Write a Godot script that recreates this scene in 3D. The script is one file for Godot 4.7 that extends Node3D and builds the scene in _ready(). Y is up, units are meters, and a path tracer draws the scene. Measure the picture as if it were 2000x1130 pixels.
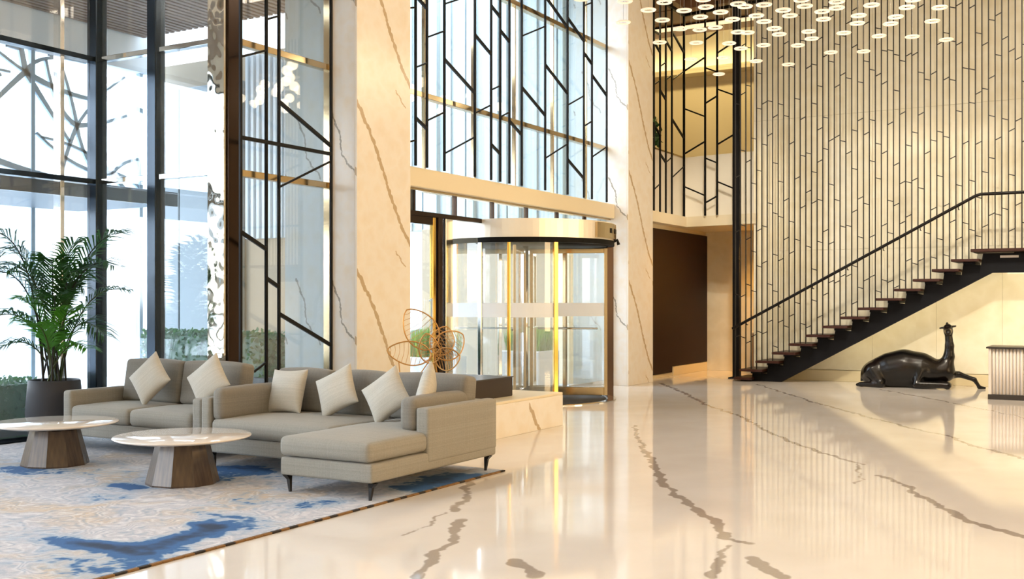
extends Node3D
# Hotel lobby. Building axes: u (x) runs into the room away from the glass front, v (-z) runs along the glass front, y is up; metres.
# The camera stands at the origin, eye height 1.45 m, turned 30 degrees towards the glass front.

var M := {}            # materials
var cache := {}        # shared meshes
var used := {}         # names at top level
var rng := RandomNumberGenerator.new()

func _ready() -> void:
	rng.seed = 7
	# ---------- camera, sky, big lights, exposure ----------
	var cam := Camera3D.new()
	cam.name = "camera"
	add_child(cam)
	cam.position = Vector3(0, 1.45, 0)
	cam.rotation_degrees = Vector3(0, 30, 0)
	var near := 0.05
	cam.set_frustum(near * 1130.0 / 2100.0, Vector2(0, near * 25.0 / 2100.0), near, 400.0)
	cam.current = true
	var env := Environment.new()
	env.background_mode = Environment.BG_SKY
	var sm := ProceduralSkyMaterial.new()
	sm.sky_top_color = Color(0.86, 0.93, 1.0)
	sm.sky_horizon_color = Color(0.95, 0.98, 1.0)
	sm.ground_bottom_color = Color(0.75, 0.78, 0.8)
	sm.ground_horizon_color = Color(0.9, 0.93, 0.95)
	sm.sky_energy_multiplier = 3.3
	sm.sun_angle_max = 0.0
	env.sky = Sky.new()
	env.sky.sky_material = sm
	env.tonemap_mode = Environment.TONE_MAPPER_LINEAR
	env.tonemap_exposure = 0.7
	env.sdfgi_enabled = true
	env.ssao_enabled = true
	env.ssil_enabled = true
	var we := WorldEnvironment.new()
	we.name = "world_environment"
	we.environment = env
	add_child(we)
	make_materials()
	# warm ceiling panels of the hall, each with its light
	for p in [["nearest the left windows behind the camera", -3.0, 0.0, 4.0], ["behind the camera on the bar side", 2.5, 1.0, 6.0], ["over the front of the hall", -0.5, 5.0, 3.5], ["over the middle of the hall", 1.0, 10.0, 9.0], ["over the walkway beside the desk", 2.5, 13.5, 6.5], ["beside the ring lamp cluster", -1.2, 15.4, 10.5]]:
		ceiling_panel(Vector2(p[1], p[2]), Vector2(1.6, 1.6), "square warm ceiling panel light %s" % p[0], Color(1.0, 0.89, 0.73), p[3])
	# the warm glowing wall panels on the bar side of the hall, opposite the glass front
	for q in [["nearest the camera", 3.5], ["in the middle of the wall", 9.0], ["nearest the desk", 14.5]]:
		wall_glow(q[1], "tall warm glowing panel on the bar side wall, %s" % q[0], Color(1.0, 0.655, 0.28), 35.0)
	# track spots that wash the stair wall and the balcony edge
	for q in [["aimed under the landing", -1.8, 11.6, Vector3(-2.9, 0.8, 20.1), 75.0, 24.0], ["aimed at the foot of the stair", -4.2, 13.0, Vector3(-4.9, 1.6, 20.1), 24.0, 30.0], ["aimed at the balcony edge", -4.4, 14.0, Vector3(-6.9, 3.0, 20.2), 42.0, 13.0], ["aimed at the middle of the stair wall", -1.6, 12.6, Vector3(-3.2, 2.8, 20.1), 18.0, 38.0]]:
		track_spot(q[1], q[2], q[3], "black ceiling track spotlight %s" % q[0], Color(1.0, 0.91, 0.74), q[4], q[5])
	# ---------- setting, then things ----------
	shell()
	outside()
	glass_front()
	columns()
	balcony()
	revolving_door()
	staircase()
	stair_screen()
	camel()
	desk()
	lounge()
	plinth_group()
	pendants()

# ================= helpers =================
func P(u: float, y: float, v: float) -> Vector3:
	return Vector3(u, y, -v)

func numbered(called: String) -> String:
	if not used.has(called):
		used[called] = 0
		return called
	used[called] += 1
	return "%s_%03d" % [called, used[called]]

func tag(o: Node3D, label: String, category: String, group := "", kind := "") -> Node3D:
	if label: o.set_meta("label", label)
	if category: o.set_meta("category", category)
	if group: o.set_meta("group", group)
	if kind: o.set_meta("kind", kind)
	return o

func thing(called: String, label: String, category: String, at := Vector3.ZERO, group := "", kind := "", turn := 0.0) -> Node3D:
	var o := Node3D.new()
	o.name = numbered(called)
	add_child(o)
	o.position = at
	o.rotation.y = turn
	return tag(o, label, category, group, kind)

func put(parent: Node, called: String, mesh: Mesh, mat: Material, at := Vector3.ZERO, basis := Basis()) -> MeshInstance3D:
	var o := MeshInstance3D.new()
	o.name = numbered(called) if parent == self else called
	o.mesh = mesh
	if mat: o.material_override = mat
	o.transform = Transform3D(basis, at)
	parent.add_child(o, true)
	return o

func top_of(parent: Node) -> Vector3:       # where a parent's own origin lies in the world (unturned parents only)
	var at := Vector3.ZERO
	var n: Node = parent
	while n is Node3D and n != self:
		at += n.position
		n = n.get_parent()
	return at

func box(parent: Node, called: String, u0: float, u1: float, y0: float, y1: float, v0: float, v1: float, mat: Material, bevel := 0.004) -> MeshInstance3D:
	var c := P((u0 + u1) / 2, (y0 + y1) / 2, (v0 + v1) / 2)
	return put(parent, called, cbox(Vector3(absf(u1 - u0), absf(y1 - y0), absf(v1 - v0)), bevel), mat, c - top_of(parent))

func bar(parent: Node, called: String, a: Vector3, b: Vector3, side: Vector3, wide: float, deep: float, mat: Material, bevel := 0.003) -> MeshInstance3D:
	# a square bar from a to b; «side» is the direction of its depth
	var y := (b - a).normalized()
	var z := (side - y * side.dot(y)).normalized()
	var x := y.cross(z)
	return put(parent, called, cbox(Vector3(wide, snappedf((b - a).length(), 0.001), deep), bevel), mat, (a + b) / 2 - top_of(parent), Basis(x, y, z))

func tri(st: SurfaceTool, a: Vector3, b: Vector3, c: Vector3, out: Vector3, ua := Vector2.ZERO, ub := Vector2.ZERO, uc := Vector2.ZERO) -> void:
	if (b - a).cross(c - a).dot(out) > 0.0:
		var t := b; b = c; c = t
		var q := ub; ub = uc; uc = q
	st.set_uv(ua); st.add_vertex(a)
	st.set_uv(ub); st.add_vertex(b)
	st.set_uv(uc); st.add_vertex(c)

func quad(st: SurfaceTool, a: Vector3, b: Vector3, c: Vector3, d: Vector3, out: Vector3) -> void:
	tri(st, a, b, c, out)
	tri(st, a, c, d, out)

func start(smooth := false) -> SurfaceTool:
	var st := SurfaceTool.new()
	st.begin(Mesh.PRIMITIVE_TRIANGLES)
	st.set_smooth_group(0 if smooth else -1)
	return st

func done(st: SurfaceTool) -> ArrayMesh:
	st.generate_normals()
	return st.commit()

func cbox(size: Vector3, bevel: float) -> ArrayMesh:        # box with chamfered edges; uv in metres across each face
	var key := "b%.4f,%.4f,%.4f,%.4f" % [size.x, size.y, size.z, bevel]
	if cache.has(key): return cache[key]
	var h := size / 2
	var b: float = minf(bevel, minf(h.x, minf(h.y, h.z)) * 0.6)
	var st := start()
	var ax := [Vector3.RIGHT, Vector3.UP, Vector3.BACK]
	for i in 3:
		var n: Vector3 = ax[i]
		var p: Vector3 = ax[(i + 1) % 3]
		var q: Vector3 = ax[(i + 2) % 3]
		var hp := h.dot(p) - b
		var hq := h.dot(q) - b
		for s in [-1.0, 1.0]:
			var o: Vector3 = n * s * h.dot(n)
			var c := [o - p * hp - q * hq, o + p * hp - q * hq, o + p * hp + q * hq, o - p * hp + q * hq]
			var w := []
			for k in 4:
				var e: Vector3 = c[k]
				w.append(Vector2(-e.z if i == 0 else e.x, (e.z if i == 1 else h.y - e.y)))
			tri(st, c[0], c[1], c[2], n * s, w[0], w[1], w[2])
			tri(st, c[0], c[2], c[3], n * s, w[0], w[2], w[3])
	for i in 3:
		var n: Vector3 = ax[i]
		var p: Vector3 = ax[(i + 1) % 3]
		var q: Vector3 = ax[(i + 2) % 3]
		var hn := h.dot(n) - b
		for s in [-1.0, 1.0]:
			for t in [-1.0, 1.0]:
				var A: Vector3 = p * s * h.dot(p) + q * t * (h.dot(q) - b)
				var B: Vector3 = p * s * (h.dot(p) - b) + q * t * h.dot(q)
				quad(st, A - n * hn, A + n * hn, B + n * hn, B - n * hn, p * s + q * t)
	for sx in [-1.0, 1.0]:
		for sy in [-1.0, 1.0]:
			for sz in [-1.0, 1.0]:
				tri(st, Vector3(sx * h.x, sy * (h.y - b), sz * (h.z - b)), Vector3(sx * (h.x - b), sy * h.y, sz * (h.z - b)), Vector3(sx * (h.x - b), sy * (h.y - b), sz * h.z), Vector3(sx, sy, sz))
	cache[key] = done(st)
	return cache[key]

func lathe(profile: Array, seg: int, smooth := true, close := false) -> ArrayMesh:    # profile of Vector2(radius, height), turned round y
	var st := start(smooth)
	var n := profile.size()
	for i in (n if close else n - 1):
		var a: Vector2 = profile[i]
		var b: Vector2 = profile[(i + 1) % n]
		var nr := Vector2(b.y - a.y, a.x - b.x)
		for k in seg:
			var t0 := TAU * k / seg
			var t1 := TAU * (k + 1) / seg
			var tm := (t0 + t1) / 2
			var out := Vector3(cos(tm) * nr.x, nr.y, sin(tm) * nr.x)
			var p := [Vector3(cos(t0) * a.x, a.y, sin(t0) * a.x), Vector3(cos(t1) * a.x, a.y, sin(t1) * a.x), Vector3(cos(t1) * b.x, b.y, sin(t1) * b.x), Vector3(cos(t0) * b.x, b.y, sin(t0) * b.x)]
			if a.x > 0.0001: tri(st, p[0], p[1], p[2] if b.x > 0.0001 else p[2], out)
			if b.x > 0.0001: tri(st, p[0], p[2], p[3], out)
	return done(st)

func tube_into(st: SurfaceTool, pts: Array, r0: float, r1: float, seg := 6, closed := false) -> void:
	var rings := []
	var n := pts.size()
	var up := Vector3(0.31, 0.9, 0.17).normalized()
	for i in n:
		var a: Vector3 = pts[(i - 1 + n) % n] if closed else pts[maxi(i - 1, 0)]
		var b: Vector3 = pts[(i + 1) % n] if closed else pts[mini(i + 1, n - 1)]
		var d := (b - a).normalized()
		var x := d.cross(up)
		if x.length() < 0.05: x = d.cross(Vector3.RIGHT)
		x = x.normalized()
		var y := x.cross(d)
		var r := lerpf(r0, r1, float(i) / maxf(1.0, n - 1))
		var ring := []
		for k in seg:
			ring.append(pts[i] + (x * cos(TAU * k / seg) + y * sin(TAU * k / seg)) * r)
		rings.append(ring)
	for i in (n if closed else n - 1):
		var A: Array = rings[i]
		var B: Array = rings[(i + 1) % n]
		var mid: Vector3 = (pts[i] + pts[(i + 1) % n]) / 2
		for k in seg:
			var k2 := (k + 1) % seg
			var out: Vector3 = (A[k] + A[k2] + B[k] + B[k2]) / 4 - mid
			quad(st, A[k], A[k2], B[k2], B[k], out)

func tube(pts: Array, r0: float, r1: float, seg := 6, closed := false) -> ArrayMesh:
	var st := start(true)
	tube_into(st, pts, r0, r1, seg, closed)
	return done(st)

func prism(poly: PackedVector2Array, depth: float, axis := "z") -> ArrayMesh:    # polygon (x, y) extruded to both sides of z = 0; axis "y": polygon (u, v) extruded up from y = 0
	var st := start()
	var at := func(p: Vector2, k: float) -> Vector3:
		return Vector3(p.x, p.y, (k - 0.5) * depth) if axis == "z" else Vector3(p.x, k * depth, -p.y)
	var f := Vector3.BACK if axis == "z" else Vector3.UP
	var ix := Geometry2D.triangulate_polygon(poly)
	for i in range(0, ix.size(), 3):
		for k in [0.0, 1.0]:
			tri(st, at.call(poly[ix[i]], k), at.call(poly[ix[i + 1]], k), at.call(poly[ix[i + 2]], k), f * (k * 2 - 1))
	var n := poly.size()
	var cw := Geometry2D.is_polygon_clockwise(poly)
	for i in n:
		var a := poly[i]
		var b := poly[(i + 1) % n]
		var o2 := Vector2(b.y - a.y, a.x - b.x) * (-1.0 if cw else 1.0)
		var out: Vector3 = Vector3(o2.x, o2.y, 0) if axis == "z" else Vector3(o2.x, 0, -o2.y)
		quad(st, at.call(a, 0.0), at.call(b, 0.0), at.call(b, 1.0), at.call(a, 1.0), out)
	return done(st)

func arc_wall(r: float, a0: float, a1: float, y0: float, y1: float, thick: float, seg: int) -> ArrayMesh:   # a curved wall about the y axis; angle 0 towards +u, 90 towards +v
	var st := start()
	for k in seg:
		var q := []
		for a in [lerpf(a0, a1, float(k) / seg), lerpf(a0, a1, float(k + 1) / seg)]:
			for rr in [r - thick / 2, r + thick / 2]:
				for y in [y0, y1]:
					q.append(P(rr * cos(deg_to_rad(a)), y, rr * sin(deg_to_rad(a))))
		var m: Vector3 = (q[0] + q[4]) / 2
		m.y = 0
		quad(st, q[2], q[3], q[7], q[6], m)
		quad(st, q[0], q[1], q[5], q[4], -m)
		quad(st, q[1], q[3], q[7], q[5], Vector3.UP)
		quad(st, q[0], q[2], q[6], q[4], Vector3.DOWN)
		if k == 0 and absf(a1 - a0) < 359: quad(st, q[0], q[1], q[3], q[2], q[0] - q[4])
		if k == seg - 1 and absf(a1 - a0) < 359: quad(st, q[4], q[5], q[7], q[6], q[4] - q[0])
	return done(st)

func cushion(size: Vector3, r: float, puff: float, sag := 0.0) -> ArrayMesh:    # an upholstered block: round edges, a crowned top (and front), origin at its centre
	var key := "c%s,%.3f,%.3f,%.3f" % [size, r, puff, sag]
	if cache.has(key): return cache[key]
	var h := size / 2
	var st := start(true)
	var ax := [Vector3.RIGHT, Vector3.UP, Vector3.BACK]
	var shape := func(p: Vector3) -> Vector3:
		var inner := Vector3(clampf(p.x, -(h.x - r), h.x - r), clampf(p.y, -(h.y - r), h.y - r), clampf(p.z, -(h.z - r), h.z - r))
		var d := p - inner
		var q := inner + d.normalized() * r if d.length() > 0.00001 else p
		var fx := 1.0 - pow(q.x / h.x, 2)
		var fy := 1.0 - pow(q.y / h.y, 2)
		var fz := 1.0 - pow(q.z / h.z, 2)
		q.y += puff * fx * fz * signf(q.y) * (1.0 if q.y > 0 else 0.3)
		q.z += puff * 0.7 * fx * fy * signf(q.z)
		q.x += puff * 0.35 * fy * fz * signf(q.x)
		q.y -= sag * (1.0 - fx) * (0.5 + 0.5 * sin(q.z * 9.0 + q.x * 3.0)) * maxf(0, signf(q.y))
		return q
	for i in 3:
		var n: Vector3 = ax[i]
		var p: Vector3 = ax[(i + 1) % 3]
		var q: Vector3 = ax[(i + 2) % 3]
		var gp := steps(h.dot(p), r)
		var gq := steps(h.dot(q), r)
		for s in [-1.0, 1.0]:
			for a in gp.size() - 1:
				for b in gq.size() - 1:
					var o: Vector3 = n * s * h.dot(n)
					quad(st, shape.call(o + p * gp[a] + q * gq[b]), shape.call(o + p * gp[a + 1] + q * gq[b]), shape.call(o + p * gp[a + 1] + q * gq[b + 1]), shape.call(o + p * gp[a] + q * gq[b + 1]), n * s)
	cache[key] = done(st)
	return cache[key]

func steps(h: float, r: float) -> Array:
	var g := [-h, -h + r * 0.25, -h + r * 0.6, -h + r]
	var n := 8
	for k in range(1, n):
		g.append(lerpf(-h + r, h - r, float(k) / n))
	g.append_array([h - r, h - r * 0.6, h - r * 0.25, h])
	return g

func pillow(s: float, t: float, key_seed: int) -> ArrayMesh:       # a scatter cushion in its own plane (x, y), pointed corners, a thin piped seam
	var g := RandomNumberGenerator.new()
	g.seed = key_seed
	var dents := []
	for k in 4: dents.append([g.randf_range(-0.6, 0.6), g.randf_range(-0.6, 0.6), g.randf_range(0.05, 0.16)])
	var st := start(true)
	var n := 20
	var at := func(i: int, j: int, side: float) -> Vector3:
		var x := sin(lerpf(-PI / 2, PI / 2, float(i) / n))
		var y := sin(lerpf(-PI / 2, PI / 2, float(j) / n))
		var z := t * pow(maxf(0.0, (1 - x * x) * (1 - y * y)), 0.42)
		for d in dents: z *= 1.0 - d[2] * exp(-(pow(x - d[0], 2) + pow(y - d[1], 2)) * 6.0)
		return Vector3(s / 2 * x * (1 - 0.09 * (1 - y * y)), s / 2 * y * (1 - 0.09 * (1 - x * x)), z * side)
	for side in [-1.0, 1.0]:
		for i in n:
			for j in n:
				quad(st, at.call(i, j, side), at.call(i + 1, j, side), at.call(i + 1, j + 1, side), at.call(i, j + 1, side), Vector3(0, 0, side))
	return done(st)

# ---- a smooth body from tapered bones: distance field, meshed as surface nets ----
func body_mesh(bones: Array, k: float, cell: float, lo: Vector3, hi: Vector3) -> ArrayMesh:
	var n := Vector3i(((hi - lo) / cell).ceil()) + Vector3i.ONE
	var nb := bones.size()
	var val := PackedFloat32Array()
	val.resize(n.x * n.y * n.z)
	val.fill(1.0)
	var dist := func(p: Vector3) -> float:
		var acc := 10.0
		for b in nb:
			var bn: Array = bones[b]
			var a: Vector3 = bn[0]
			var ab: Vector3 = bn[1]
			var t: float = clampf((p - a).dot(ab) * bn[4], 0.0, 1.0)
			var d: float = (p - a - ab * t).length() - bn[2] - bn[3] * t
			var kk: float = bn[5]
			if d < acc + kk:
				var h := maxf(kk - absf(acc - d), 0.0) / kk
				acc = minf(acc, d) - h * h * kk * 0.25
		return acc
	var prepared := []
	for b in bones:
		var ab: Vector3 = b[1] - b[0]
		prepared.append([b[0], ab, b[2], b[3] - b[2], 1.0 / maxf(ab.length_squared(), 1e-9), b[4] if b.size() > 4 else k])
	bones = prepared
	dist = func(p: Vector3) -> float:
		var acc := 10.0
		for bn in prepared:
			var pa: Vector3 = p - bn[0]
			var t: float = clampf(pa.dot(bn[1]) * bn[4], 0.0, 1.0)
			var d: float = (pa - bn[1] * t).length() - bn[2] - bn[3] * t
			var kk: float = bn[5]
			if d < acc + kk:
				var h := maxf(kk - absf(acc - d), 0.0) / kk
				acc = minf(acc, d) - h * h * kk * 0.25
		return acc
	var B := 6
	for bz in range(0, n.z, B):
		for by in range(0, n.y, B):
			for bx in range(0, n.x, B):
				var mid := lo + (Vector3(bx, by, bz) + Vector3.ONE * (B - 1) * 0.5) * cell
				var dm: float = dist.call(mid)
				var far := B * cell * 1.1
				if absf(dm) > far:
					if dm < 0:
						for z in range(bz, mini(bz + B, n.z)):
							for y in range(by, mini(by + B, n.y)):
								for x in range(bx, mini(bx + B, n.x)): val[x + n.x * (y + n.y * z)] = dm
					continue
				for z in range(bz, mini(bz + B, n.z)):
					for y in range(by, mini(by + B, n.y)):
						for x in range(bx, mini(bx + B, n.x)):
							val[x + n.x * (y + n.y * z)] = dist.call(lo + Vector3(x, y, z) * cell)
	var ids := PackedInt32Array()
	ids.resize(val.size())
	ids.fill(-1)
	var verts := PackedVector3Array()
	var norms := PackedVector3Array()
	var off := [0, 1, n.x, n.x + 1, n.x * n.y, n.x * n.y + 1, n.x * n.y + n.x, n.x * n.y + n.x + 1]
	var edges := [[0, 1], [2, 3], [4, 5], [6, 7], [0, 2], [1, 3], [4, 6], [5, 7], [0, 4], [1, 5], [2, 6], [3, 7]]
	for z in n.z - 1:
		for y in n.y - 1:
			for x in n.x - 1:
				var i := x + n.x * (y + n.y * z)
				var neg := 0
				for o in off:
					if val[i + o] < 0: neg += 1
				if neg == 0 or neg == 8: continue
				var sum := Vector3.ZERO
				var cnt := 0
				for e in edges:
					var va := val[i + off[e[0]]]
					var vb := val[i + off[e[1]]]
					if (va < 0) != (vb < 0):
						var t := va / (va - vb)
						var pa := Vector3(e[0] & 1, (e[0] >> 1) & 1, e[0] >> 2)
						var pb := Vector3(e[1] & 1, (e[1] >> 1) & 1, e[1] >> 2)
						sum += pa.lerp(pb, t)
						cnt += 1
				var p := lo + (Vector3(x, y, z) + sum / cnt) * cell
				ids[i] = verts.size()
				verts.append(p)
				var g := Vector3(dist.call(p + Vector3(cell, 0, 0)) - dist.call(p - Vector3(cell, 0, 0)), dist.call(p + Vector3(0, cell, 0)) - dist.call(p - Vector3(0, cell, 0)), dist.call(p + Vector3(0, 0, cell)) - dist.call(p - Vector3(0, 0, cell)))
				norms.append(g.normalized())
	var index := PackedInt32Array()
	var step := [1, n.x, n.x * n.y]
	for z in range(1, n.z - 1):
		for y in range(1, n.y - 1):
			for x in range(1, n.x - 1):
				var i := x + n.x * (y + n.y * z)
				for a in 3:
					if (val[i] < 0) == (val[i + step[a]] < 0): continue
					var s1: int = step[(a + 1) % 3]
					var s2: int = step[(a + 2) % 3]
					var q := [ids[i], ids[i - s1], ids[i - s1 - s2], ids[i - s2]]
					if q.has(-1): continue
					for t in [[0, 1, 2], [0, 2, 3]]:
						var i0: int = q[t[0]]
						var i1: int = q[t[1]]
						var i2: int = q[t[2]]
						if (verts[i1] - verts[i0]).cross(verts[i2] - verts[i0]).dot(norms[i0] + norms[i1] + norms[i2]) > 0:
							index.append_array([i0, i2, i1])
						else:
							index.append_array([i0, i1, i2])
	var arr := []
	arr.resize(Mesh.ARRAY_MAX)
	arr[Mesh.ARRAY_VERTEX] = verts
	arr[Mesh.ARRAY_NORMAL] = norms
	arr[Mesh.ARRAY_INDEX] = index
	var me := ArrayMesh.new()
	me.add_surface_from_arrays(Mesh.PRIMITIVE_TRIANGLES, arr)
	return me

# ================= materials =================
func mat(called: String, color: Color, rough: float, metal := 0.0) -> StandardMaterial3D:
	var m := StandardMaterial3D.new()
	m.resource_name = called
	m.albedo_color = color
	m.roughness = rough
	m.metallic = metal
	M[called] = m
	return m

func pane(called: String, color: Color, alpha: float, rough := 0.0) -> void:
	var m := mat(called, Color(color, alpha), rough)
	m.transparency = BaseMaterial3D.TRANSPARENCY_ALPHA

func noise(freq: float, octaves := 4, sd := 1) -> FastNoiseLite:
	var n := FastNoiseLite.new()
	n.noise_type = FastNoiseLite.TYPE_SIMPLEX_SMOOTH
	n.frequency = freq
	n.fractal_octaves = octaves
	n.seed = sd
	return n

func ramp_tex(n: FastNoiseLite, size: int, stops: Array, normal := false) -> NoiseTexture2D:
	var t := NoiseTexture2D.new()
	t.width = size
	t.height = size
	t.seamless = true
	t.noise = n
	if normal:
		t.as_normal_map = true
		t.bump_strength = 2.0
	else:
		var g := Gradient.new()
		g.offsets = PackedFloat32Array(stops.map(func(s): return s[0]))
		g.colors = PackedColorArray(stops.map(func(s): return s[1]))
		t.color_ramp = g
	return t

func vein(im: Image, pts: Array, w0: float, w1: float, col: Color, strong: float, sd: int) -> void:   # a ragged mineral vein along pixel points
	var nz := noise(0.02, 4, sd)
	var W := im.get_width()
	var H := im.get_height()
	var run := 0.0
	var whole := 0.0
	for i in pts.size() - 1: whole += (pts[i + 1] - pts[i]).length()
	for i in pts.size() - 1:
		var a: Vector2 = pts[i]
		var b: Vector2 = pts[i + 1]
		var len := (b - a).length()
		var n := int(len) + 1
		var side := (b - a).orthogonal() / maxf(len, 0.01)
		for k in n:
			var t := float(k) / n
			var s := run + len * t
			var p := a.lerp(b, t) + side * (nz.get_noise_2d(s * 0.9, 0) * 9.0 + nz.get_noise_2d(s * 5.0, 40) * 3.0)
			var r := maxf(0.7, lerpf(w0, w1, s / whole) * (1.0 + 0.9 * nz.get_noise_2d(s * 2.0, 90)))
			var al := strong * clampf(0.75 + 0.7 * nz.get_noise_2d(s * 1.2, 160), 0.2, 1.0)
			var ri := int(ceilf(r)) + 1
			for dy in range(-ri, ri + 1):
				for dx in range(-ri, ri + 1):
					var x := int(p.x) + dx
					var y := int(p.y) + dy
					if x < 0 or y < 0 or x >= W or y >= H: continue
					var d := sqrt(float(dx * dx + dy * dy))
					var f := clampf(r - d + 0.5, 0.0, 1.0) * al
					if f > 0.0:
						var c := im.get_pixel(x, y)
						var m := c.lerp(col, minf(f, 0.45))
						if m.r < col.r + 0.02: m = c
						im.set_pixel(x, y, m)
		run += len

func marble_base(w: int, h: int, base: Color, dark: Color, sd: int, freq: float) -> Image:
	var im := Image.create(w, h, false, Image.FORMAT_RGB8)
	var n1 := noise(freq, 5, sd).get_image(w, h, false, false, false)
	var g := n1.get_data()
	var px := PackedByteArray()
	px.resize(w * h * 3)
	for i in w * h:
		var f := clampf(absf(g[i] / 255.0 - 0.5) * 1.6, 0.0, 1.0)
		px[i * 3] = int(255 * lerpf(base.r, dark.r, f))
		px[i * 3 + 1] = int(255 * lerpf(base.g, dark.g, f))
		px[i * 3 + 2] = int(255 * lerpf(base.b, dark.b, f))
	im.set_data(w, h, false, Image.FORMAT_RGB8, px)
	return im

func tex(im: Image) -> ImageTexture:
	im.generate_mipmaps()
	return ImageTexture.create_from_image(im)

func V2(a: float, b: float) -> Vector2:
	return Vector2(a, b)

func make_materials() -> void:
	# floor: one sheet of veined marble, u -8.5..1.5 and v 3..20.5
	var W := 1500
	var H := 2048
	var fl := marble_base(W, H, Color(0.90, 0.855, 0.80), Color(0.84, 0.785, 0.72), 3, 0.004)
	var gray := Color(0.62, 0.56, 0.50)
	var F := func(l: Array) -> Array: return l.map(func(p): return Vector2((p.x + 8.5) / 10.0 * W, (20.5 - p.y) / 17.5 * H))
	var veins := [
		[[V2(-4.13, 9.74), V2(-3.86, 9.30), V2(-3.36, 8.25), V2(-2.77, 7.30), V2(-2.37, 6.81), V2(-2.15, 6.40), V2(-1.99, 6.30)], 4.5, 4.0, 0.9],
		[[V2(-2.08, 6.20), V2(-2.04, 5.85), V2(-1.91, 5.42)], 2.5, 3.5, 0.8],
		[[V2(-7.33, 18.02), V2(-6.15, 16.20), V2(-5.23, 14.56), V2(-4.41, 13.44), V2(-3.80, 12.33), V2(-3.02, 11.04), V2(-2.36, 10.17), V2(-2.07, 9.90)], 3.5, 2.6, 0.8],
		[[V2(-1.85, 9.34), V2(-1.54, 8.88), V2(-1.31, 8.37), V2(-0.91, 7.65), V2(-0.58, 7.31), V2(-0.41, 7.22)], 3.0, 4.5, 0.9],
		[[V2(-5.75, 18.66), V2(-4.01, 15.72), V2(-2.86, 13.98), V2(-2.07, 12.87), V2(-1.75, 12.51), V2(-1.40, 11.75), V2(-0.83, 10.97)], 2.6, 2.6, 0.7],
		[[V2(-3.64, 18.58), V2(-2.44, 16.91), V2(-1.12, 14.84)], 2.4, 2.2, 0.55],
		[[V2(-3.87, 6.04), V2(-3.56, 5.43), V2(-3.45, 5.04), V2(-3.24, 4.65)], 4.2, 4.0, 0.9],
		[[V2(-4.11, 6.20), V2(-3.97, 5.70), V2(-3.94, 5.45)], 1.6, 1.2, 0.7],
		[[V2(-4.65, 7.36), V2(-4.32, 6.76), V2(-4.06, 6.27)], 4.0, 4.0, 0.5],
		[[V2(-3.03, 5.25), V2(-2.73, 5.00)], 4.5, 5.0, 0.85],
		[[V2(-1.87, 5.98), V2(-1.59, 5.61)], 5.0, 5.0, 0.85],
		[[V2(-5.09, 11.71), V2(-4.49, 10.43), V2(-4.05, 9.58)], 2.5, 3.0, 0.4],
		[[V2(-2.15, 9.92), V2(-2.00, 9.34), V2(-1.90, 8.81)], 2.0, 1.4, 0.6],
		[[V2(-2.6, 4.9), V2(-1.8, 4.2), V2(-0.9, 3.6)], 4.0, 4.0, 0.8]]
	for i in veins.size(): vein(fl, F.call(veins[i][0]), veins[i][1], veins[i][2], gray, veins[i][3], 11 + i)
	var m := mat("floor_marble", Color(0.97, 0.98, 1.0), 0.06)
	m.albedo_texture = tex(fl)
	m.texture_repeat = false
	m.metallic_specular = 0.42
	# column slabs: 1.06 m x 1.91 m, veins falling from the upper left to the lower right
	for side in 2:
		var w := 424 if side == 0 else 200
		var cm := marble_base(w, 764, Color(0.885, 0.86, 0.82) if side == 0 else Color(0.87, 0.855, 0.835), Color(0.86, 0.80, 0.71), 5 + side, 0.006)
		var pts := [V2(0, 20), V2(130, 190), V2(250, 420), V2(360, 590), V2(424, 660)] if side == 0 else [V2(40, 60), V2(90, 170), V2(105, 260), V2(190, 360)]
		vein(cm, pts, 9.0 if side == 0 else 4.0, 8.0 if side == 0 else 3.5, Color(0.68, 0.59, 0.46) if side == 0 else Color(0.56, 0.54, 0.5), 0.85, 31 + side)
		if side == 0: vein(cm, [V2(300, 690), V2(340, 730), V2(380, 763)], 4.0, 3.0, Color(0.72, 0.63, 0.51), 0.5, 35)
		m = mat(["column_marble", "column_side_marble"][side], Color.WHITE, 0.22)
		m.albedo_texture = tex(cm)
		m.uv1_scale = Vector3(1 / (1.06 if side == 0 else 0.5), 1 / 1.91, 1)
		m.uv1_offset = Vector3(0.5, 0, 0)
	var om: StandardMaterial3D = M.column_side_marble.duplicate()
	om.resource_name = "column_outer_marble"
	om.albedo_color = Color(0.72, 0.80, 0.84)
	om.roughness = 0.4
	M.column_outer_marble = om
	var wm := marble_base(512, 512, Color(0.87, 0.84, 0.75), Color(0.80, 0.75, 0.62), 9, 0.008)
	m = mat("wall_marble", Color.WHITE, 0.11)
	m.albedo_texture = tex(wm)
	m.uv1_triplanar = true
	m.uv1_world_triplanar = true
	m.uv1_scale = Vector3.ONE * 0.3
	mat("plain_cream", Color(0.88, 0.83, 0.72), 0.45)
	mat("plaster", Color(0.92, 0.90, 0.86), 0.7)
	mat("lintel_stone", Color(0.87, 0.815, 0.70), 0.35)
	mat("stone_trim", Color(0.80, 0.74, 0.60), 0.25)
	mat("black_metal", Color(0.035, 0.033, 0.035), 0.45).metallic_specular = 0.3
	mat("rod_bronze", Color(0.10, 0.075, 0.05), 0.4, 0.3)
	mat("stringer_black", Color(0.06, 0.06, 0.075), 0.55).metallic_specular = 0.25
	mat("tread_wood", Color(0.20, 0.095, 0.065), 0.45).metallic_specular = 0.35
	mat("rail_dark", Color(0.05, 0.03, 0.025), 0.4).metallic_specular = 0.3
	mat("post_steel", Color(0.17, 0.21, 0.25), 0.14, 0.7)
	mat("chrome", Color(0.86, 0.86, 0.85), 0.07, 1.0)
	mat("gold", Color(0.90, 0.72, 0.36), 0.12, 1.0)
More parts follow.
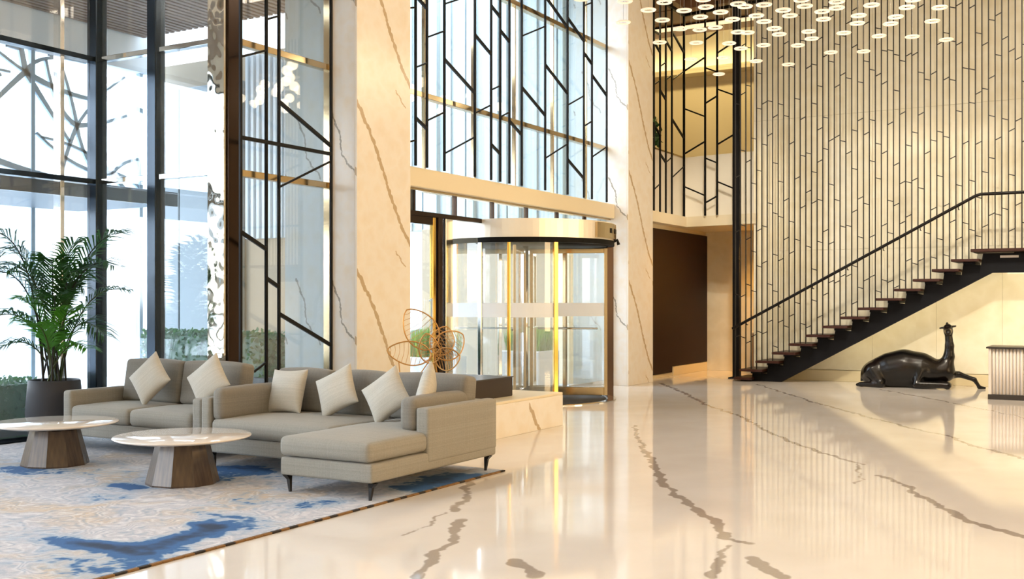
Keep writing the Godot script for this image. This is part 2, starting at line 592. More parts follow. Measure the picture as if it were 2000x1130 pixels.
	mat("champagne", Color(0.78, 0.70, 0.56), 0.15, 1.0)
	mat("brushed_band", Color(0.93, 0.90, 0.85), 0.3, 0.45)
	mat("soffit_dark", Color(0.05, 0.045, 0.04), 0.6).metallic_specular = 0.25
	mat("bronze_dark", Color(0.20, 0.15, 0.12), 0.2, 0.8)
	var mm := mat("wavy_mirror", Color(0.84, 0.82, 0.77), 0.05, 1.0)
	mm.normal_enabled = true
	mm.normal_texture = ramp_tex(noise(0.012, 2, 21), 256, [], true)
	mm.normal_scale = 0.9
	mm.uv1_triplanar = true
	mm.uv1_scale = Vector3(1.5, 0.9, 1.5)
	pane("glass", Color(0.93, 0.98, 1.0), 0.04)
	pane("door_glass", Color(0.95, 1.0, 0.98), 0.05)
	pane("frosted", Color(0.96, 0.97, 0.98), 0.72, 0.6)
	mat("rail_panel", Color(0.92, 0.89, 0.83), 0.5)
	mat("panel_brown", Color(0.13, 0.062, 0.04), 0.5).metallic_specular = 0.25
	mat("ceiling_brown", Color(0.45, 0.32, 0.22), 0.55)
	# sofa cloth: woven, fine streaks
	var im := Image.create(256, 256, false, Image.FORMAT_RGB8)
	var g := RandomNumberGenerator.new()
	g.seed = 5
	var rows := []
	for k in 256: rows.append(g.randf_range(-0.045, 0.045))
	var cols := []
	for k in 256: cols.append(g.randf_range(-0.03, 0.03))
	for y in 256:
		for x in 256:
			var f: float = (rows[y] if (x / 2 + y) % 2 == 0 else cols[x]) + g.randf_range(-0.04, 0.04)
			im.set_pixel(x, y, Color(0.57 + f, 0.57 + f, 0.57 + f))
	var weave := tex(im)
	for c in [["cloth", Color(0.95, 0.92, 0.86)], ["pillow_cloth", Color(1.0, 1.0, 1.0)], ["cushion_cloth", Color(0.84, 0.805, 0.745)]]:
		m = mat(c[0], c[1], 0.9)
		if c[0] == "pillow_cloth":
			var p2 := Image.create(256, 256, false, Image.FORMAT_RGB8)
			for y in 256:
				for x in 256:
					var f: float = rows[y] * 0.5 + cols[(x + y) % 256] * 0.3 + g.randf_range(-0.03, 0.03)
					p2.set_pixel(x, y, Color(0.70 + f, 0.675 + f, 0.625 + f))
			m.albedo_texture = tex(p2)
		else:
			m.albedo_texture = weave
		m.uv1_triplanar = true
		m.uv1_scale = Vector3.ONE * 1.6
		m.heightmap_enabled = true
		m.heightmap_texture = weave
		m.heightmap_scale = 0.12
		m.rim_enabled = true
		m.rim = 0.25
	mat("leg_black", Color(0.05, 0.035, 0.03), 0.4)
	# coffee tables
	var tm := marble_base(256, 256, Color(0.88, 0.84, 0.80), Color(0.80, 0.74, 0.68), 14, 0.012)
	m = mat("table_stone", Color.WHITE, 0.06)
	m.albedo_texture = tex(tm)
	m.uv1_triplanar = true
	m.uv1_scale = Vector3.ONE * 0.9
	m.metallic_specular = 0.65
	var wn := noise(0.02, 4, 8)
	m = mat("table_wood", Color.WHITE, 0.22, 0.15)
	m.albedo_texture = ramp_tex(wn, 256, [[0.0, Color(0.22, 0.165, 0.125)], [0.5, Color(0.31, 0.24, 0.18)], [1.0, Color(0.39, 0.31, 0.24)]])
	m.uv1_triplanar = true
	m.uv1_scale = Vector3(6.0, 0.6, 6.0)
	m.clearcoat_enabled = true
	m.clearcoat = 0.4
	mat("pot_grey", Color(0.22, 0.22, 0.235), 0.6).metallic_specular = 0.3
	mat("soil", Color(0.10, 0.07, 0.05), 0.95)
	m = mat("leaf", Color(0.08, 0.215, 0.065), 0.45)
	m.backlight_enabled = true
	m.backlight = Color(0.14, 0.30, 0.08)
	m = mat("leaf_young", Color(0.20, 0.43, 0.07), 0.45)
	m.backlight_enabled = true
	m.backlight = Color(0.28, 0.48, 0.08)
	mat("stem", Color(0.22, 0.27, 0.10), 0.6)
	mat("stem_dark", Color(0.09, 0.075, 0.06), 0.6)
	m = mat("hedge_green", Color(0.22, 0.34, 0.28), 0.6)
	m.backlight_enabled = true
	m.backlight = Color(0.2, 0.35, 0.18)
	m = mat("grass_green", Color(0.16, 0.36, 0.03), 0.7)
	m.backlight_enabled = true
	m.backlight = Color(0.5, 0.7, 0.15)
	m = mat("bronze_statue", Color(0.10, 0.085, 0.08), 0.25, 0.3)
	var bn := ramp_tex(noise(0.01, 3, 4), 256, [[0.0, Color(0.035, 0.034, 0.04)], [0.55, Color(0.05, 0.042, 0.042)], [1.0, Color(0.12, 0.065, 0.05)]])
	m.albedo_color = Color.WHITE
	m.albedo_texture = bn
	m.uv1_triplanar = true
	m.uv1_scale = Vector3.ONE * 0.9
	mat("desk_cream", Color(0.77, 0.735, 0.70), 0.5)
	mat("desk_dark", Color(0.14, 0.11, 0.09), 0.35)
	mat("wire_gold", Color(0.74, 0.56, 0.33), 0.3, 0.8)
	mat("box_brown", Color(0.15, 0.095, 0.065), 0.5)
	m = mat("lamp_ring", Color(0.55, 0.52, 0.48), 0.5)
	m.emission_enabled = true
	m.emission = Color(1.0, 0.90, 0.76)
	m.emission_energy_multiplier = 0.95
	m = mat("lamp_panel", Color(1, 1, 1), 0.5)
	m.emission_enabled = true
	m.emission = Color(1.0, 0.88, 0.7)
	m.emission_energy_multiplier = 1.5
	m = mat("cove_glow", Color(1, 1, 1), 0.5)
	m.emission_enabled = true
	m.emission = Color(1.0, 0.92, 0.66)
	m.emission_energy_multiplier = 2.2
	mat("wire_thin", Color(0.5, 0.47, 0.43), 0.4, 0.5)
	# outside
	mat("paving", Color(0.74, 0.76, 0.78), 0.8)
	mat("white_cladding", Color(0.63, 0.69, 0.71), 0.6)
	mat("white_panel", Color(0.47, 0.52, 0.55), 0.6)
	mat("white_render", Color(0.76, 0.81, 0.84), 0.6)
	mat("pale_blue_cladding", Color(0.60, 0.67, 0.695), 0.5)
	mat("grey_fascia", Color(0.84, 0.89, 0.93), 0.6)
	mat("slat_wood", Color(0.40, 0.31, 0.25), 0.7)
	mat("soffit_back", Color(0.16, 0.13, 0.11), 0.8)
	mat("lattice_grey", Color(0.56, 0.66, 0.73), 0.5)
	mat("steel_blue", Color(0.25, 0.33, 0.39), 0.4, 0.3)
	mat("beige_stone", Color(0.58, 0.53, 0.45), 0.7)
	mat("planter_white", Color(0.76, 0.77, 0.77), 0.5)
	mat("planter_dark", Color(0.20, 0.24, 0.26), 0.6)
	mat("car_paint", Color(0.55, 0.62, 0.68), 0.2, 0.3)
	mat("rubber", Color(0.03, 0.03, 0.03), 0.8)
	mat("car_glass", Color(0.05, 0.07, 0.08), 0.08)
	rug_material()

func rug_material() -> void:
	# rug print: u -9.9..-4.665, v 3.0..7.965
	var N := 1000
	var a := noise(0.0038, 4, 51)
	var b := noise(0.0058, 3, 52)
	var c := noise(0.016, 3, 53)
	var wp := noise(0.009, 3, 54)
	var g := RandomNumberGenerator.new()
	g.seed = 9
	# blue pools (+) and bare islands (-): u, v, radius u, radius v, strength
	var spots := [[-5.45, 4.28, 0.32, 0.12, 1.0], [-5.2, 4.30, 0.3, 0.12, 1.0], [-4.98, 4.5, 0.22, 0.22, 1.2], [-5.03, 4.8, 0.17, 0.26, 1.5], [-5.22, 5.02, 0.22, 0.1, 1.2], [-5.47, 4.76, 0.22, 0.24, -1.7],
		[-6.84, 5.79, 0.22, 0.10, 0.9], [-6.43, 5.46, 0.2, 0.12, 0.7], [-6.75, 6.85, 0.5, 0.16, 0.8], [-4.96, 5.97, 0.22, 0.3, 0.9], [-5.5, 4.0, 0.3, 0.12, 0.4], [-7.73, 5.5, 0.3, 0.15, 0.35], [-7.96, 6.55, 0.7, 0.2, 0.55], [-4.85, 7.2, 0.22, 0.5, 0.8], [-5.98, 5.44, 0.08, 0.05, 0.7], [-5.9, 4.1, 0.3, 0.1, 0.5], [-6.6, 4.6, 0.8, 0.5, -0.3], [-5.35, 5.31, 0.3, 0.06, 0.5]]
	var tans := [[-7.7, 6.2, 0.6, 0.2], [-5.99, 6.15, 0.5, 0.35], [-6.9, 4.9, 0.7, 0.25], [-8.9, 5.6, 0.6, 0.5], [-5.9, 5.7, 0.5, 0.2]]
	var px := PackedByteArray()
	px.resize(N * N * 3)
	for y in N:
		for x in N:
			var u := -9.9 + 5.235 * x / N
			var v := 7.965 - 4.965 * y / N
			var wx := x + wp.get_noise_2d(x, y) * 46.0
			var wy := y + wp.get_noise_2d(x + 900, y) * 46.0
			var blue := a.get_noise_2d(wx, wy) * 1.5 - 0.42
			for s in spots:
				var d: float = pow((u - s[0]) / s[2], 2) + pow((v - s[1]) / s[3], 2)
				if d < 5.0: blue += s[4] * exp(-d) * 1.25
			var tan_ := b.get_noise_2d(wy, wx) * 1.3 - 0.15
			for s in tans:
				var d: float = pow((u - s[0]) / s[2], 2) + pow((v - s[1]) / s[3], 2)
				if d < 5.0: tan_ += exp(-d) * 0.5
			var fine := c.get_noise_2d(x * 3.0, y * 3.0)
			var swirl := sin((a.get_noise_2d(wx * 0.8 + 500, wy * 0.8) * 60.0 + fine * 2.0))
			var col := Color(0.70, 0.69, 0.705).lerp(Color(0.73, 0.655, 0.575), clampf(tan_ * 1.3, 0.0, 1.0))
			col = col.lerp(Color(0.84, 0.83, 0.82), clampf(swirl * 0.55 - 0.1 + fine * 0.45, 0.0, 0.6))
			col = col.lerp(Color(0.50, 0.56, 0.63), clampf(-swirl * 0.6 - 0.3 + fine * 0.5, 0.0, 0.45))
			var bl := clampf((blue + fine * 0.34 + swirl * 0.1) * 1.7, 0.0, 1.0)
			col = col.lerp(Color(0.50, 0.60, 0.71), clampf((blue + 0.34 + fine * 0.3) * 0.75, 0.0, 0.85))
			col = col.lerp(Color(0.17, 0.34, 0.53), clampf((bl - 0.42) * 2.4, 0.0, 1.0))
			col = col.lerp(Color(0.07, 0.12, 0.20), clampf((blue - 1.0) * 1.2 + fine * 0.3, 0.0, 0.8))
			var k := g.randf_range(0.95, 1.03)
			var o := (y * N + x) * 3
			px[o] = int(clampf(col.r * k, 0, 1) * 255)
			px[o + 1] = int(clampf(col.g * k, 0, 1) * 255)
			px[o + 2] = int(clampf(col.b * k, 0, 1) * 255)
	var im := Image.create_from_data(N, N, false, Image.FORMAT_RGB8, px)
	var m := mat("rug_print", Color.WHITE, 0.95)
	m.albedo_texture = tex(im)
	m.texture_repeat = false
	mat("rug_edge", Color(0.46, 0.33, 0.17), 0.8)
	mat("rug_edge_dark", Color(0.13, 0.10, 0.08), 0.85)

# ================= lamps out of the frame =================
func area_light(parent: Node, at: Vector3, basis: Basis, size: Vector2, color: Color, energy: float) -> void:
	var l := AreaLight3D.new()
	l.name = "lamp_light"
	l.area_size = size
	l.area_normalize_energy = true
	l.light_color = color.linear_to_srgb()
	l.light_energy = energy
	l.shadow_enabled = true
	l.transform = Transform3D(basis, at)
	parent.add_child(l, true)

func ceiling_panel(p: Vector2, size: Vector2, label: String, color: Color, energy: float) -> void:
	var t := thing("ceiling_light", label, "light", P(p.x, 7.6, p.y), "square ceiling panels of the hall")
	put(t, "frame", cbox(Vector3(size.x + 0.08, 0.05, size.y + 0.08), 0.01), M.plaster, Vector3(0, -0.025, 0))
	put(t, "diffuser", cbox(Vector3(size.x, 0.02, size.y), 0.004), M.lamp_panel, Vector3(0, -0.058, 0))
	area_light(t, Vector3(0, -0.09, 0), Basis(Vector3.RIGHT, -PI / 2), size, color, energy)

func wall_glow(v: float, label: String, color: Color, energy: float) -> void:
	var t := thing("wall_light", label, "light", P(6.95, 0, v), "warm wall panels opposite the glass front")
	put(t, "frame", cbox(Vector3(0.06, 4.1, 2.6), 0.01), M.bronze_dark, Vector3(0, 2.6, 0))
	put(t, "diffuser", cbox(Vector3(0.03, 4.0, 2.5), 0.004), M.lamp_panel, Vector3(-0.04, 2.6, 0))
	area_light(t, Vector3(-0.08, 2.6, 0), Basis(Vector3.UP, PI / 2), Vector2(2.5, 4.0), color, energy)

func track_spot(u: float, v: float, aim: Vector3, label: String, color: Color, energy: float, angle: float) -> void:
	var t := thing("track_spot", label, "light", P(u, 7.6, v), "ceiling track spotlights")
	var d := (P(aim.x, aim.y, aim.z) - P(u, 7.3, v)).normalized()
	var head := Basis(Quaternion(Vector3.DOWN, d))
	put(t, "stem", tube([Vector3(0, 0, 0), Vector3(0, -0.3, 0)], 0.012, 0.012, 8), M.black_metal)
	put(t, "housing", lathe([V2(0.0, 0.1), V2(0.05, 0.1), V2(0.06, -0.08), V2(0.052, -0.08), V2(0.045, 0.0), V2(0.0, 0.0)], 24), M.black_metal, Vector3(0, -0.3, 0), head)
	put(t, "lens", lathe([V2(0.0, -0.01), V2(0.046, -0.01), V2(0.046, -0.02), V2(0.0, -0.02)], 20), M.lamp_panel, Vector3(0, -0.3, 0), head)
	var l := SpotLight3D.new()
	l.name = "lamp_light"
	l.light_color = color.linear_to_srgb()
	l.light_energy = energy
	l.light_size = 0.12
	l.spot_angle = angle
	l.spot_angle_attenuation = 0.9
	l.spot_range = 40
	l.spot_attenuation = 2
	l.shadow_enabled = true
	l.transform = Transform3D(head * Basis(Vector3.RIGHT, -PI / 2), Vector3(0, -0.3, 0) + d * 0.09)
	t.add_child(l)

# ================= the shell =================
func plane_uv(u0: float, u1: float, v0: float, v1: float, y: float, thick: float, tu0: float, tu1: float, tv0: float, tv1: float) -> ArrayMesh:   # a slab whose top carries uv of the given texture window
	var st := start()
	var c := [Vector2(u0, v0), Vector2(u1, v0), Vector2(u1, v1), Vector2(u0, v1)]
	var w := c.map(func(p): return Vector2((p.x - tu0) / (tu1 - tu0), (tv1 - p.y) / (tv1 - tv0)))
	var top := c.map(func(p): return P(p.x, y, p.y))
	tri(st, top[0], top[1], top[2], Vector3.UP, w[0], w[1], w[2])
	tri(st, top[0], top[2], top[3], Vector3.UP, w[0], w[2], w[3])
	var mid := P((u0 + u1) / 2, y, (v0 + v1) / 2)
	for i in 4:
		var a: Vector3 = top[i]
		var b: Vector3 = top[(i + 1) % 4]
		quad(st, a, b, b - Vector3(0, thick, 0), a - Vector3(0, thick, 0), (a + b) / 2 - mid)
	quad(st, top[0] - Vector3(0, thick, 0), top[1] - Vector3(0, thick, 0), top[2] - Vector3(0, thick, 0), top[3] - Vector3(0, thick, 0), Vector3.DOWN)
	return done(st)

func struct_box(called: String, label: String, category: String, u0: float, u1: float, y0: float, y1: float, v0: float, v1: float, m: Material) -> MeshInstance3D:
	var o := box(self, called, u0, u1, y0, y1, v0, v1, m)
	tag(o, label, category, "", "structure")
	return o

func shell() -> void:
	var f := put(self, "floor", plane_uv(-8.12, 7.0, -5.0, 24.0, 0.0, 0.3, -8.5, 1.5, 3.0, 20.5), M.floor_marble)
	tag(f, "polished cream marble floor of the hall with long brown-grey veins", "floor", "", "structure")
	f = put(self, "floor", plane_uv(-10.12, -8.12, -5.0, 8.14, 0.0, 0.3, -18.0, -8.12, 3.0, 20.5), M.floor_marble)
	tag(f, "marble floor of the window bay under the left edge of the rug", "floor", "", "structure")
	struct_box("ceiling", "plain high ceiling of the hall above the frame", "ceiling", -10.2, 7.2, 7.6, 7.8, -5.2, 24.2, M.plaster)
	struct_box("wall_right", "cream side wall of the hall opposite the glass front", "wall", 7.0, 7.2, 0, 7.6, -5.2, 24.2, M.plain_cream)
	struct_box("wall_back", "cream wall behind the camera", "wall", -10.2, 7.0, 0, 7.6, -5.2, -5.0, M.plain_cream)
	struct_box("wall_end", "end wall behind the balcony and stair", "wall", -8.1, 7.0, 0, 7.6, 24.0, 24.2, M.plain_cream)
	# stair wall of polished stone panels
	var w := thing("wall_far", "tall polished cream stone wall behind the staircase and the rod screen", "wall", P(0, 0, 20.1), "", "structure")
	box(w, "core", -6.27, 7.0, 0, 7.6, 20.12, 20.35, M.plain_cream)
	var us := [-6.275, -5.18, -4.08, -2.99, -1.93, -0.87, 0.2]
	for i in us.size() - 1:
		var ys := [0.21, 2.42, 4.9, 7.6]
		for k in 3:
			box(w, "stone_panel", us[i] + 0.0015, us[i + 1] - 0.0015, ys[k] + 0.0015, ys[k + 1] - 0.0015, 20.1, 20.125, M.wall_marble, 0.002)
	box(w, "stone_panel", 0.2, 7.0, 0.21, 7.6, 20.1, 20.125, M.wall_marble, 0.002)
	var t := thing("baseboard_far", "tan stone baseboard along the foot of the stair wall", "baseboard", P(0, 0, 20.08), "", "structure")
	box(t, "board", -6.28, 7.0, 0.0, 0.2, 20.07, 20.11, M.stone_trim)
	# wall beyond the second column, with the brown panel, and the alcove under the balcony
	w = thing("wall_left", "cream marble wall beyond the second column under the balcony", "wall", P(-8.0, 0, 21), "", "structure")
	box(w, "core", -8.2, -7.92, 0, 2.95, 18.2, 22.3, M.plain_cream)
	box(w, "stone_skirting", -7.92, -7.88, 0, 0.18, 18.27, 18.62, M.stone_trim)
	box(w, "stone_skirting", -7.92, -7.88, 0, 0.18, 20.05, 22.0, M.stone_trim)
	box(w, "stone_skirting", -7.92, -7.905, 0, 0.06, 18.62, 20.05, M.stone_trim)
	w = thing("wall_alcove", "warm lit stone wall at the back of the alcove under the balcony", "wall", P(-6, 0, 22), "", "structure")
	box(w, "core", -8.0, -3.8, 0, 2.95, 22.0, 22.2, M.wall_marble)
	box(w, "return_wall", -4.0, -3.8, 0, 2.95, 20.35, 22.0, M.wall_marble)
	var b := thing("wall_panel", "dark brown wall panel beside the second column, cut out at its foot", "panel", P(-7.9, 0, 20.3))
	var poly := PackedVector2Array([V2(-1.75, 0.19), V2(-1.55, 0.19), V2(-1.55, 0.07), V2(-0.33, 0.07), V2(-0.33, 0.19), V2(1.68, 0.19), V2(1.68, 2.86), V2(-1.75, 2.86)])
	put(b, "board", prism(poly, 0.05), M.panel_brown, Vector3(0, 0, 0), Basis(Vector3.UP, PI / 2))
	var cb := thing("alcove_cabinet", "low brown cabinet in the alcove behind the foot of the stair", "cabinet", P(-6.45, 0, 21.7))
	put(cb, "body", cbox(Vector3(0.55, 0.78, 0.5), 0.008), M.ceiling_brown, Vector3(0, 0.43, 0))
	put(cb, "top", cbox(Vector3(0.6, 0.04, 0.55), 0.008), M.plaster, Vector3(0, 0.84, 0))
	put(cb, "base", cbox(Vector3(0.5, 0.04, 0.45), 0.005), M.desk_dark, Vector3(0, 0.02, 0))
	var l := SpotLight3D.new()
	var dl := thing("alcove_downlight", "recessed downlight in the soffit under the balcony", "light", P(-6.05, 2.95, 21.7))
	put(dl, "trim_ring", lathe([V2(0.05, 0.0), V2(0.09, 0.0), V2(0.09, -0.012), V2(0.055, -0.012)], 24), M.chrome)
	put(dl, "lens", lathe([V2(0.0, -0.004), V2(0.05, -0.004), V2(0.05, 0.0), V2(0.0, 0.0)], 24), M.lamp_panel)
	l.name = "lamp_light"
	l.light_color = Color(1.0, 0.50, 0.1).linear_to_srgb()
	l.light_energy = 18.0
	l.spot_angle = 60
	l.light_size = 0.05
	l.spot_range = 20
	l.spot_attenuation = 2
	l.shadow_enabled = true
	l.rotation.x = -PI / 2
	l.position.y = -0.03
	dl.add_child(l)

# ================= outside =================
func hedge_mesh(size: Vector3, leaves: int, leaf: float, sd: int) -> ArrayMesh:
	var g := RandomNumberGenerator.new()
	g.seed = sd
	var st := start()
	var h := size / 2
	for i in leaves:
		var p := Vector3(g.randf_range(-1, 1) * h.x, g.randf_range(-1, 1) * h.y, g.randf_range(-1, 1) * h.z)
		var k := g.randi() % 3
		if k == 0: p.x = signf(p.x) * h.x
		elif k == 1: p.y = absf(h.y)
		else: p.z = signf(p.z) * h.z
		p += Vector3(g.randfn(), g.randfn(), g.randfn()) * leaf * 0.4
		var d := Vector3(g.randfn(), absf(g.randfn()) + 0.3, g.randfn()).normalized() * leaf
		var s := d.cross(Vector3(g.randfn(), g.randfn(), g.randfn())).normalized() * leaf * 0.35
		quad(st, p - d * 0.5, p + s, p + d * 0.5, p - s, d.cross(s))
	var q := h - Vector3.ONE * leaf * 0.3
	for a in [[Vector3.RIGHT, Vector3.UP, Vector3.BACK], [Vector3.UP, Vector3.BACK, Vector3.RIGHT], [Vector3.BACK, Vector3.RIGHT, Vector3.UP]]:
		for s in [-1.0, 1.0]:
			var o: Vector3 = a[0] * s * q.dot(a[0])
			var x: Vector3 = a[1] * q.dot(a[1])
			var y: Vector3 = a[2] * q.dot(a[2])
			quad(st, o - x - y, o + x - y, o + x + y, o - x + y, a[0] * s)
	return done(st)

func grass_mesh(w: float, d: float, h: float, blades: int, sd: int) -> ArrayMesh:
	var g := RandomNumberGenerator.new()
	g.seed = sd
	var st := start()
	for i in blades:
		var p := Vector3(g.randf_range(-w, w) / 2, 0, g.randf_range(-d, d) / 2)
		var t := p + Vector3(g.randfn() * 0.05, h * g.randf_range(0.7, 1.05), g.randfn() * 0.05)
		var s := Vector3(cos(i * 2.4), 0, sin(i * 2.4)) * 0.009
		quad(st, p - s, p + s, (p + t) / 2 + s * 0.8 + Vector3(g.randfn(), 0, g.randfn()) * 0.01, (p + t) / 2 - s * 0.8, s.cross(Vector3.UP))
		tri(st, (p + t) / 2 - s * 0.8, (p + t) / 2 + s * 0.8, t, s.cross(Vector3.UP))
	return done(st)

func outside() -> void:
	struct_box("ground_outside", "pale paved forecourt outside the glass front", "ground", -45, -8.13, -0.35, -0.05, -15, 50, M.paving)
	# porte-cochere with its slatted timber ceiling
	var c := thing("entrance_canopy", "slatted timber canopy ceiling outside the left windows with a pale fascia", "canopy", P(-11, 5.3, 5))
	box(c, "deck", -12.6, -10.15, 5.42, 5.6, -2.0, 10.9, M.soffit_back)
	box(c, "deck", -10.15, -8.3, 5.42, 5.6, 8.2, 10.9, M.soffit_back)
	for i in 36:
		var su := -12.5 + i * 0.116
		box(c, "slat", su, su + 0.07, 5.3, 5.41, -2.0 if su < -10.23 else 8.2, 10.9, M.slat_wood, 0.004)
	box(c, "fascia", -12.85, -12.6, 4.82, 5.75, -2.2, 11.1, M.grey_fascia)
	var aw := thing("awning", "flat blue-grey awning slab outside the left windows at door height", "awning", P(-12, 2.68, 5))
	box(aw, "slab", -12.6, -10.7, 2.7, 2.84, 0.0, 9.85, M.steel_blue)
	box(aw, "edge_trim", -10.7, -10.66, 2.68, 2.86, 0.0, 9.85, M.post_steel)
	# lattice screen with branching strips between the canopy and the awning
	var s := thing("lattice_screen", "pale grey cut metal screen of branching arcs outside the left window", "screen", P(-12.7, 2.9, 6.5))
	for v in [2.6, 4.9, 6.6, 7.35, 9.2, 11.0]:
		box(s, "post", -12.74, -12.66, 0.0, 4.82, v - 0.03, v + 0.03, M.lattice_grey)
	var g := RandomNumberGenerator.new()
	g.seed = 77
	var hubs := [V2(6.35, 3.95), V2(7.1, 4.55), V2(7.35, 3.4), V2(8.05, 4.2), V2(8.6, 3.3), V2(9.1, 4.5), V2(9.9, 3.9), V2(5.4, 4.3), V2(10.5, 3.3), V2(6.2, 3.1)]
	for hb in hubs:
		for k in 6:
			var ang: float = TAU * k / 6.0 + g.randf_range(-0.4, 0.4)
			var ln := g.randf_range(0.6, 1.25)
			var bend := g.randf_range(-0.7, 0.7)
			var pts := []
			for i in 9:
				var t := i / 8.0
				var q: Vector2 = hb + Vector2(cos(ang), sin(ang)) * ln * t + Vector2(-sin(ang), cos(ang)) * bend * t * t
				q.y = clampf(q.y, 2.9, 4.8)
				q.x = clampf(q.x, 4.9, 11.0)
				pts.append(q)
			var st := start()
			var w := g.randf_range(0.018, 0.042)
			for i in 8:
				var a: Vector2 = pts[i]
				var b: Vector2 = pts[i + 1]
				if (b - a).length() < 0.01: continue
				var n := (b - a).orthogonal().normalized() * w * (1.15 - 0.07 * i)
				for d in [-0.02, 0.02]:
					quad(st, P(d, a.y + n.y, a.x + n.x), P(d, b.y + n.y, b.x + n.x), P(d, b.y - n.y, b.x - n.x), P(d, a.y - n.y, a.x - n.x), Vector3(d, 0, 0))
				quad(st, P(-0.02, a.y + n.y, a.x + n.x), P(0.02, a.y + n.y, a.x + n.x), P(0.02, b.y + n.y, b.x + n.x), P(-0.02, b.y + n.y, b.x + n.x), P(0, n.y, n.x))
				quad(st, P(-0.02, a.y - n.y, a.x - n.x), P(0.02, a.y - n.y, a.x - n.x), P(0.02, b.y - n.y, b.x - n.x), P(-0.02, b.y - n.y, b.x - n.x), P(0, -n.y, -n.x))
			put(s, "strip", done(st), M.lattice_grey, P(-12.7, 0, 0) - s.position)
	# white service wall square to the glass front
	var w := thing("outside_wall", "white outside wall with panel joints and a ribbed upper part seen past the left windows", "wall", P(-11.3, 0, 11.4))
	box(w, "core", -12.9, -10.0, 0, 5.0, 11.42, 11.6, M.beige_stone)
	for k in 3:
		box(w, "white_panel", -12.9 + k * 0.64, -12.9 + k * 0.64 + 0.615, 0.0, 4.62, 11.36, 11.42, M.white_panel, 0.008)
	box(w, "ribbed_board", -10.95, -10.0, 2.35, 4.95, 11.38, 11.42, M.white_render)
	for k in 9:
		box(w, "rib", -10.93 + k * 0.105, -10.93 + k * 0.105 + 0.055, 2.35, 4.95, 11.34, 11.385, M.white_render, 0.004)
	# outside face of the balcony room and the long facade
	w = thing("outside_facade", "pale blue ribbed facade seen through the window above the revolving door", "facade", P(-10, 0, 18))
	box(w, "core", -14.0, -8.7, 2.9, 9.5, 18.05, 18.2, M.pale_blue_cladding)
	var x := -13.95
	var i2 := 0
	while x < -8.75:
		var ww: float = [0.16, 0.32, 0.1, 0.24][i2 % 4]
		box(w, "rib", x, x + ww, 2.9, 9.5, 18.0 - 0.03 * (i2 % 3), 18.05, [M.pale_blue_cladding, M.white_cladding][i2 % 2], 0.004)
		x += ww + [0.12, 0.05, 0.2][i2 % 3]
		i2 += 1
	w = thing("outside_building", "pale building across the forecourt beyond the revolving door", "building", P(-18, 0, 25))
	box(w, "wall", -19.0, -18.0, -0.05, 11.0, 12.0, 48.0, M.planter_white)
	for k in 12:
		box(w, "pilaster", -18.0, -17.9, -0.05, 11.0, 12.5 + k * 3.0, 13.1 + k * 3.0, M.white_render)
	w = thing("outside_pier", "beige stone pier outside behind the planters by the revolving door", "pier", P(-10.5, 0, 17.6))
	box(w, "shaft", -12.3, -9.35, -0.05, 2.9, 17.7, 18.0, M.beige_stone)
	box(w, "pilaster", -9.3, -8.95, -0.05, 2.9, 17.6, 18.0, M.lintel_stone)
	# hedges and planters
	var hd := thing("clipped_hedge", "low clipped blue-green hedge outside behind the grey plant pot", "hedge", P(-11.1, 0, 6.6))
	put(hd, "foliage", hedge_mesh(Vector3(0.7, 0.5, 2.7), 4200, 0.055, 3), M.hedge_green, Vector3(0, 0.3, 0))
	put(hd, "kerb", cbox(Vector3(0.8, 0.1, 2.8), 0.01), M.planter_dark, Vector3(0, 0.0, 0))
	hd = thing("trough_planter", "dark trough planter with shrubs outside behind the left sofa", "planter", P(-10.6, -0.05, 10.4))
	put(hd, "trough", cbox(Vector3(2.3, 0.55, 0.5), 0.01), M.planter_dark, Vector3(0, 0.275, 0))
	put(hd, "foliage", hedge_mesh(Vector3(2.2, 0.55, 0.42), 2600, 0.07, 8), M.hedge_green, Vector3(0, 0.8, 0))
	var pl := [[P(-9.15, -0.05, 16.5), Vector3(0.75, 0.66, 0.75), 0.42, "white planter box with tall green grass outside, behind the middle of the revolving door"], [P(-10.3, -0.05, 15.2), Vector3(0.8, 0.58, 0.8), 0.5, "white planter box with green grass outside, behind the left side of the revolving door"]]
	for k in 2:
		hd = thing("grass_planter", pl[k][3], "planter", pl[k][0], "white grass planters outside")
		put(hd, "box", cbox(pl[k][1], 0.015), M.planter_white, Vector3(0, pl[k][1].y / 2, 0))
		var gr := put(hd, "grass", grass_mesh(0.66, 0.66, pl[k][2], 1500, 4 + k), M.grass_green, Vector3(0, pl[k][1].y, 0))
		gr.set_meta("kind", "stuff")
	car()

